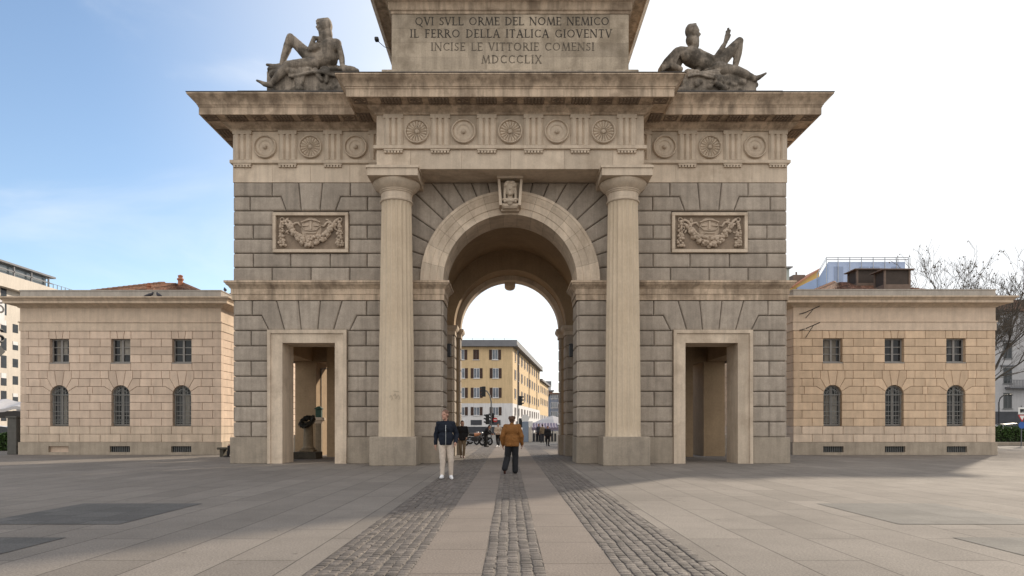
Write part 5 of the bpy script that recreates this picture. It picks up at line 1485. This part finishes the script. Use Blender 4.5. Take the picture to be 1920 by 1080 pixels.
# parked motorbikes
M_TYRE = mat('tyre_rubber', (0.015, 0.015, 0.016), 0.8, 0.1); M_RIM = mat('alloy_rim', (0.35, 0.35, 0.36), 0.35, 0.1, metal=.8)
def motorbike(label, loc, rz, bodycol, nm):
    r = thing('motorbike', label, 'motorbike', loc, rz, 'motorbikes parked by the road')
    bm_ = mat(nm, bodycol, .35, .05)
    for x in (-.70, .70):
        b = MB(); b.loops([[((.24 + .07 * math.cos(q)) * math.cos(a) + x, .055 * math.sin(q), .31 + (.24 + .07 * math.cos(q)) * math.sin(a)) for a in [2 * PI * i / 24 for i in range(24)]] for q in [2 * PI * j / 8 for j in range(9)]], True)
        w = b.build('wheel', M_TYRE, r, smooth=True)
        b = MB(); b.lathe([(.18, -.02), (.20, -.02), (.20, .02), (.18, .02)], lambda a, c, q: (x + a, q, .31 + c), 20)
        for k in range(5): a = 2 * PI * k / 5; b.tube([(x, 0, .31), (x + .19 * math.cos(a), 0, .31 + .19 * math.sin(a))], .016, 5)
        b.build('rim', M_RIM, w)
    b = MB(); b.cap((.05, 0, .80), (.32, 0, .84), .14, .12); b.cap((.32, 0, .84), (.5, 0, .9), .12, .07); o = b.build('tank', bm_, r); remesh(o, .02, 2)
    b = MB(); b.cap((-.05, 0, .80), (-.45, 0, .84), .11, .10); b.cap((-.45, 0, .84), (-.75, 0, .92), .09, .05); o = b.build('seat', M_SOLE, r); remesh(o, .02, 2)
    b = MB(); b.box(-.25, .25, -.14, .14, .30, .66, bev=.04); b.build('engine', M_IRON, r)
    b = MB(); b.tube([(.70, .07, .31), (.50, .07, .98)], .025, 6); b.tube([(.70, -.07, .31), (.50, -.07, .98)], .025, 6); b.tube([(-.70, .08, .31), (-.1, .08, .42)], .03, 6); b.tube([(-.70, -.08, .31), (-.1, -.08, .42)], .03, 6); b.build('fork', M_RIM, r)
    b = MB(); b.tube([(.46, -.36, 1.02), (.50, -.12, 1.04), (.50, .12, 1.04), (.46, .36, 1.02)], .018, 6); b.build('handlebar', M_IRON, r)
    b = MB(); b.ball((.60, 0, .92), (.09, .10, .10)); b.build('headlight', M_RIM, r, smooth=True)
    b = MB(); b.tube([(-.1, -.17, .30), (-.5, -.19, .34), (-.85, -.2, .42)], [.03, .05, .055], 8); b.build('exhaust', M_RIM, r)
    return r
for px, py, rz, lab, col, nm in ((889, 836, .5, 'pale orange motorbike, nearest the archway pier in the parked row', (.45, .20, .10), 'orange_paint'),
                                 (897, 833, .4, 'cream motorbike in the middle of the parked row', (.62, .60, .50), 'cream_paint'),
                                 (906, 835, 2.4, 'black motorbike at the right end of the parked row', (.02, .02, .022), 'black_paint')):
    p, d = ground_at(px, py); motorbike(lab, p, rz, col, nm)

# ------------------------------------------------------------------ left edge: office block, tent, hedge, car, pillar
M_TRAV = mat('pale_office_stone', (0.56, 0.50, 0.43), 0.85, 0.06, .4, streak=0.08); M_OFFW = glass_dark('office_glass', (0.035, 0.04, 0.045), 0.12)
ob = thing('office_building', 'tall pale office block with dark windows and a glazed roof terrace, far left', 'building', (0, 0, 0))
FO = facade_frame((-93, 60), PI / 2)          # u along +Y, outward +X
b = MB(); wbox(b, FO, 0, 78, 0, -30, 0, 26.8); b.build('wall', M_TRAV, ob)
b = MB(); wbox(b, FO, -.5, 78.5, 1.4, -30, 26.81, 29.2); b.build('roof_slab', M_TRAV, ob)
for i in range(8):
    zc = 3.6 + 3.25 * i
    for k in range(16):
        u = 33 + 2.85 * k
        if i >= 6 and k < 6 and k % 2 == 0: continue
        tall = (k % 2 == 1); w, h = 1.35, (2.3 if tall else 1.6)
        b = MB(); wbox(b, FO, u - w / 2, u + w / 2, -.02, .03, zc - h / 2, zc + h / 2); f = b.build('window', M_OFFW, ob)
        if (i + k) % 3 == 0: b = MB(); wbox(b, FO, u - w / 2 + .05, u + w / 2 - .05, .031, .05, zc + h * .1, zc + h / 2); b.build('blind', M_WHT, f)
b = MB(); wbox(b, FO, 34, 36, .02, .06, 20.2, 25.3); b.build('wall_panel', M_WHT, ob)
b = MB()      # dark lettering running up the wall (only its right edge is inside the frame)
def LP(u, z, w): return FO(u, w, z)
def ringl(zc, r_): b.loops([[FO(34.9 + 1.0 * q * math.cos(a), o, zc + r_ * q * math.sin(a)) for a in [2 * PI * i / 24 for i in range(24)]] for q, o in ((1, .03), (1, .10), (.62, .10), (.62, .03))], True)
for zc in (24.6, 22.9): ringl(zc, .75)
b.tube([FO(34.9 + .8 * math.cos(a), .08, 18.6 + .55 * math.sin(a)) for a in [R(30 + 15 * k) for k in range(17)]], .2, 6); b.tube([FO(34.9 + .8 * math.cos(a), .08, 17.5 + .55 * math.sin(a)) for a in [R(-150 + 15 * k) for k in range(17)]], .2, 6)
b.loops([[FO(34.9 + x, o, 15.2 + z) for x, z in ((-1.2, 0), (0, -1), (1.2, 0), (0, 1))] for o in (.03, .12)], True, True, True)
b.build('wall_lettering', M_IRON, ob)
M_GLASSP = mat('terrace_glass', (0.17, 0.20, 0.22), 0.15, 0.1, .3, spec=.6)
b = MB(); wbox(b, FO, 36, 48, -.8, -12, 29.21, 31.6); b.build('glass_pavilion', M_GLASSP, ob)
b = MB(); wbox(b, FO, 33, 49.5, .2, -13, 31.61, 31.95); 
for u in (34, 38.5, 43, 47.8): wbox(b, FO, u, u + .25, -.1, -.35, 29.21, 31.6)
wbox(b, FO, 33, 49, -.1, -.3, 30.4, 30.6); b.build('terrace_frame', M_SLATE, ob)
b = MB()
for k in range(24): wbox(b, FO, 48 + k * 1.2, 48.08 + k * 1.2, .6, .7, 29.21, 30.3)
wbox(b, FO, 48, 77, .6, .68, 30.25, 30.32); b.build('roof_railing', M_SLATE, ob)

d = 42
tn_ = thing('market_tent', 'white fabric tent roof with a dark underside beside the left pavilion', 'tent', (wx(-40, d), d - CAMD, 0))
xw = wx(40, d) - wx(-40, d)
b = MB(); n = 10
b.loops([[(xw * k / n, y, z + .10 * math.sin(k * .9)) for k in range(n + 1)] for y, z in ((0, 2.42), (-.02, 2.62), (1.6, 3.15), (3.2, 2.7), (3.22, 2.42))], close=False); b.build('tent_roof', mat('tent_fabric', (.50, .48, .48), .8, .08, 1), tn_)
b = MB(); b.box(0, xw, .02, .10, 1.95, 2.40); b.build('valance', M_SOLE, tn_)
for x in (.1, xw - .12): b = MB(); b.box(x, x + .08, .03, .11, 0, 2.42); b.build('tent_leg', M_IRON, tn_)
d = 38
M_HEDGE = mat('hedge_leaf', (0.045, 0.085, 0.02), 0.6, 0.35, 3, tone=0.65)
def hedge(label, x0, x1, y0, y1, h, seed, n, rise=.25):
    r = random.Random(seed); b = MB(); t_ = thing('hedge', label, 'hedge', (x0, y0, 0))
    for k in range(n):
        x = r.uniform(0, x1 - x0); y = r.uniform(0, y1 - y0)
        hh = h * (1 + rise * noise.noise((x * 1.3 + seed, y * 1.3, 0)))
        z = hh * (1 - r.random() ** 3); f = r.random()
        if r.random() < .5: y = r.uniform(-.06, .12)
        p = Vector((x, y, max(.05, z))); a = Vector((r.gauss(0, 1), r.gauss(0, 1), r.gauss(0, 1))).normalized(); c = a.cross(Vector((r.gauss(0, 1), r.gauss(0, 1), r.gauss(0, 1)))).normalized(); l = r.uniform(.05, .10)
        b.add([p - a * l, p + c * l * .5, p + a * l, p - c * l * .5], [(0, 1, 2, 3)], r.random())
    b.build('foliage', M_HEDGE, t_, normals=False)
    b = MB(); b.box(.05, x1 - x0 - .05, .15, y1 - y0, 0, h * .8); b.build('twigs', mat('hedge_core', (.015, .02, .008), .9, .3), t_)
hedge('clipped dark green hedge in front of the parked cars at the far left', wx(-40, d), wx(23, d), d - CAMD, d - CAMD + 1, .95, 3, 3000)
b = MB(); d = 33.2; b.box(wx(19, d), wx(36, d), d - CAMD - .2, d - CAMD + .25, 0, 1.85, bev=.02); X = (wx(19, d) + wx(36, d)) / 2
b.box(X - .27, X + .27, d - CAMD - .26, d - CAMD + .3, 1.85, 1.93)
tag(b.build('stone_pillar', mat('dark_granite_pillar', (.10, .095, .085), .85, .15, 4, .3)), 'short dark grey stone pillar at the left corner of the left pavilion', 'pillar')
def car(label, loc, rz, col, nm, L=4.2, group=None):
    r = thing('parked_car', label, 'car', loc, rz, group); pm = mat(nm, col, .25, .04, 1, spec=.6); h = L / 2
    b = MB()
    sect = [(-h, .38, .62, .70), (-h + .12, .25, .80, .80), (-h + .7, .22, .90, .86), (-.5, .20, .92, .88), (.6, .20, .90, .88), (h - .9, .22, .84, .86), (h - .2, .28, .70, .78), (h, .38, .55, .66)]
    b.loops([[(x, -w, z0), (x, -w * 1.02, (z0 + z1) / 2), (x, -w * .96, z1), (x, 0, z1 + .03), (x, w * .96, z1), (x, w * 1.02, (z0 + z1) / 2), (x, w, z0)] for x, z0, z1, w in sect], True, True, True)
    b.build('body', pm, r, autosm=45)
    b = MB(); cab = [(-h + .35, .88, .74), (-h + .95, 1.36, .62), (-.1, 1.46, .60), (.55, 1.38, .60), (1.25, .90, .72)]
    b.loops([[(x, -w, .86), (x, -w * .97, z), (x, w * .97, z), (x, w, .86)] for x, z, w in cab], True, True, True); b.build('cabin_glass', M_OFFW, r, autosm=40)
    b = MB(); b.loops([[(x, -w * .97, z + .006), (x, 0, z + .035), (x, w * .97, z + .006)] for x, z, w in cab[1:4]], close=False); b.build('roof', pm, r, smooth=True)
    for x in (-h + .8, h - .85):
        for s in (-1, 1):
            b = MB(); b.lathe([(.20, -.09), (.31, -.09), (.32, 0), (.31, .09), (.20, .09)], lambda a, c, q: (x + a, s * .80 + q, .32 + c), 18, cap0=True, cap1=True); w = b.build('wheel', M_TYRE, r, autosm=40)
            b = MB(); b.lathe([(.20, 0), (.15, .02), (.02, .03)], lambda a, c, q: (x + a, s * (.895 + q), .32 + c), 14, cap1=True); b.build('rim', M_RIM, w)
    for s in (-1, 1):
        b = MB(); b.ball((h - .12, s * .55, .60), (.10, .16, .08)); b.build('headlight', M_WHITEP, r, smooth=True)
    return r
d = 46; car('white car parked behind the hedge at the far left', (wx(2, d), d - CAMD, 0), R(12), (.72, .73, .75), 'white_car_paint')
# ------------------------------------------------------------------ right edge
d = 96
bl = block_house('apartment_building', 'pale grey apartment house with dark framed windows and a balcony, far right', wx(1862, d), wx(2080, d), d - CAMD, 12, 18.2, M_GREY, M_BRICK, 4, 4, 5.2, 3.65, 1.25, 2.3, 0, M_OFFW, mat('grey_trim', (.16, .16, .16), .8, .1), 1.6, .8)
F = facade_frame((0, 0), 0.0); W_ = wx(2080, d) - wx(1862, d)
for k in range(4):
    u = W_ * (k + .5) / 4
    for zz in (10.2, 13.85): b = MB(); wbox(b, F, u - 1.1, u + 1.1, .02, .35, zz, zz + .2); b.build('lintel', M_SLATE, bl)
b = MB(); wbox(b, F, .8 * W_ / 8, W_, .02, 1.1, 6.95, 7.2)
for k in range(60): wbox(b, F, .8 * W_ / 8 + k * .22, .8 * W_ / 8 + k * .22 + .05, 1.0, 1.06, 7.2, 8.1)
wbox(b, F, .8 * W_ / 8, W_, 1.0, 1.08, 8.1, 8.18); b.build('balcony', M_SLATE, bl)
b = MB(); wbox(b, F, -.1, W_, .02, .15, 0, 3.6); b.build('shopfront', M_DARKSHOP, bl)
d = 50
hedge('bright green rounded hedge on a low kerb at the far right', wx(1862, d), wx(2010, d), d - CAMD, d - CAMD + 1.3, 1.35, 8, 5200, .4)
b = MB(); d = 48.5; b.box(wx(1850, d), wx(2010, d), d - CAMD, d - CAMD + .5, 0, .26, bev=.03)
tag(b.build('kerb_wall', M_PLINTH), 'low pale kerb wall below the right hedge', 'kerb')
d = 62; car('dark car roof showing above the right hedge', (wx(1900, d), d - CAMD, .25), R(4), (.02, .022, .026), 'dark_car_paint', 4.4)
d = 54; X, Y = wx(1873, d), d - CAMD
sl = thing('street_lamp', 'slim dark street lamp with a curved arm beside the right pavilion edge', 'street lamp', (X, Y, 0))
b = MB(); b.tube([(0, 0, 0), (0, 0, 3.4), (.1, 0, 3.75), (.35, 0, 3.95), (.8, 0, 4.05)], .045, 8); b.build('pole', M_IRON, sl)
b = MB(); b.ball((.95, 0, 4.02), (.22, .1, .07)); b.build('lamp_head', M_IRON, sl, smooth=True)
d = 47; X, Y = wx(1915, d), d - CAMD
sg = thing('road_sign', 'road sign post with white panel above a give way triangle by the right hedge', 'road sign', (X, Y, 0))
b = MB(); b.tube([(0, 0, 0), (0, 0, 2.9)], .035, 8); b.build('pole', M_POLE, sg)
b = MB(); b.box(-.26, .30, -.06, -.04, 2.28, 2.78); s1 = b.build('panel', M_WHITEP, sg)
b = MB(); b.box(-.14, .14, -.075, -.061, 2.46, 2.66); b.box(-.10, -.04, -.075, -.061, 2.38, 2.459); b.box(.04, .10, -.075, -.061, 2.38, 2.459); b.build('pictogram', M_HEAD, s1)
def tri_(r_, y, zc): return [(r_ * math.cos(R(a)), y, zc + r_ * math.sin(R(a))) for a in (-90, 30, 150)]
b = MB(); b.loops([tri_(.34, -.05, 2.08), tri_(.34, -.07, 2.08)], True, True, True); s2 = b.build('triangle', M_REDP, sg)
b = MB(); b.loops([tri_(.22, -.071, 2.08), tri_(.22, -.075, 2.08)], True, True, True); b.build('triangle_field', M_WHITEP, s2)
b = MB(); b.lathe([(.24, -.04), (.24, -.06)], lambda a, c, q: (a, q, 1.50 + c), 20, cap0=True, cap1=True); b.build('round_plate', mat('sign_blue', (.03, .10, .35), .5, .05), sg)
# buildings above the right pavilion roof
d = 82
M_SHEET = mat('scaffold_sheet', (0.42, 0.50, 0.68), 0.7, 0.05, .5)
sb = thing('scaffolded_building', 'building wrapped in pale blue scaffold sheeting behind the right pavilion roof', 'building', (0, 0, 0))
p = [(wx(1533, 74), 74 - CAMD), (wx(1553, d), d - CAMD - 14 + 10), (wx(1697, d), d - CAMD - 4), (wx(1697, d) , d - CAMD + 14), (wx(1533, 74), d - CAMD + 14)]
zt = wz(486, d)
p = [(wx(1536, 88), 63), (wx(1553, 80), 55), (wx(1697, 80), 55), (wx(1697, 80), 70), (wx(1536, 88), 70)]
zt = wz(491, 80)
b = MB(); b.loops([[(x, y, z) for x, y in p] for z in (0, zt)], True, True, True); b.build('sheeting', M_SHEET, sb)
b = MB(); q = inset(p, -.25)
for k in range(8):
    X = q[1][0] + (q[2][0] - q[1][0]) * k / 7; b.tube([(X, q[1][1], 0), (X, q[1][1], wz(483.5, 80))], .05, 5)
for z in (wz(483.5, 80), wz(487.5, 80)): b.tube([(q[0][0], q[0][1], z), (q[1][0], q[1][1], z), (q[2][0], q[2][1], z)], .045, 5)
b.tube([(q[0][0], q[0][1], 0), (q[0][0], q[0][1], wz(483.5, 80))], .05, 5); b.build('scaffold_tubes', M_RIM, sb)
M_SHEETD = mat('sheet_shade_window', (0.30, 0.36, 0.50), 0.8, 0.05)
for px in (1572, 1620, 1640, 1680): b = MB(); X = wx(px, 80); b.box(X - .55, X + .55, 54.93, 55.02, wz(545, 80), wz(500, 80)); b.build('covered_window', M_SHEETD, sb)
ox0, ox1 = wx(1484, 95), wx(1536, 95)
oy = thing('town_house', 'ochre house with sloping parapet and chimney between the gate and the scaffolded building', 'building', (0, 0, 0))
b = MB(); b.prism([(ox0, 0), (ox1, 0), (ox1, wz(506, 95)), (ox0, wz(540, 95))], lambda u, v, o: (u, o, v), 70, 82); b.build('wall', mat('ochre_render', (.52, .33, .11), .9, .06, .6), oy)
b = MB(); b.prism([(ox0, wz(540, 95)), (ox1, wz(506, 95)), (ox1, wz(503.5, 95)), (ox0, wz(537.5, 95))], lambda u, v, o: (u, o, v), 69.6, 82.4); b.build('parapet', M_TERRA, oy)
X = wx(1510, 95); b = MB(); b.box(X - .9, X + .9, 72, 74, 18, wz(509, 95), bev=.05); b.tube([(X, 73, 20), (X, 73, wz(501, 95))], .12, 6); b.build('chimney', M_VENT, oy)
gx = thing('town_house', 'narrow pale green-grey house edge right behind the gate wall', 'building', (0, 0, 0))
b = MB(); b.box(wx(1455, 75), wx(1480, 75), 50, 60, 0, wz(503, 75)); b.build('wall', mat('pale_green_render', (.40, .42, .38), .9, .05), gx)
b = MB(); b.box(wx(1455, 75), wx(1484, 75), 49.6, 60, wz(503, 75) + .01, wz(500.5, 75)); b.build('cornice', M_GREY, gx)

# ------------------------------------------------------------------ bare plane trees
M_BARK = mat('plane_bark', (0.10, 0.085, 0.07), 0.9, 0.25, 3); M_SEED = mat('seed_ball', (0.09, 0.065, 0.04), 0.9, 0.3, 20)
def bare_tree(label, x, y, h, seed, lean=0.0, spread=1.0, sparse=False):
    r = random.Random(seed); root = thing('plane_tree', label, 'tree', (x, y, 0), 0, 'bare plane trees behind the right pavilion')
    tr = MB(); cr = MB(); sd = MB()
    def grow(p, d, L, rad, depth):
        pts = [p]; rr_ = [rad]; n = 4; q = p.copy(); dd = d.copy()
        for k in range(n):
            dd = (dd + Vector((r.gauss(0, .13), r.gauss(0, .13), r.gauss(.03, .09)))).normalized(); q = q + dd * L / n; pts.append(q.copy()); rr_.append(max(.010, rad * (1 - .42 * (k + 1) / n)))
        (tr if depth == 0 else cr).tube(pts, rr_, 8 if depth < 2 else (5 if depth < 4 else 3))
        if depth >= 6 or L < .22:
            if r.random() < .28:
                e = pts[-1]; drop = r.uniform(.08, .2); s_ = r.uniform(.035, .06); sd.ball(e - Vector((0, 0, drop)), s_, nu=5, nv=4)
            return
        kids = (2 if depth > 1 else 3) if sparse else (4 if depth == 1 else 3)
        if depth == 0: kids = 7
        for k in range(kids):
            t = 1.0 if k == 0 else r.uniform(.45, 1.0)
            i = min(n - 1, int(t * n)); base = pts[i].lerp(pts[i + 1], t * n - i) if i < n else pts[-1]
            if t >= 1: base = pts[-1]
            ax = Vector((r.gauss(0, 1), r.gauss(0, 1), r.gauss(0, .35))); ax.normalize()
            ndir = (dd * (1.0 if k == 0 else .75) + ax * r.uniform(.3, .75) * spread + Vector((0, 0, .12))).normalized()
            grow(base, ndir, L * r.uniform(.62, .80), rad * (.62 if k == 0 else .5) * (1 if depth else .9), depth + 1)
    grow(Vector((0, 0, 0)), Vector((lean, 0, 1)).normalized(), h * .36, h * .015, 0)
    tr.build('trunk', M_BARK, root); cr.build('crown', M_BARK, root, normals=False); so_ = sd.build('seed_balls', M_SEED, root, normals=False); so_['kind'] = 'stuff'
bare_tree('tall bare plane tree with the densest crown, just right of the roof vents', wx(1757, 52), 27, 14.3, 14, 0, 1.0)
bare_tree('smaller bare plane tree between the tall one and the frame edge', wx(1803, 60), 35, 14.6, 23, 0, .8)
bare_tree('bare plane tree reaching in at the right edge of the photo', wx(2075, 46), 21, 14.5, 31, -.2, 1.1, True)
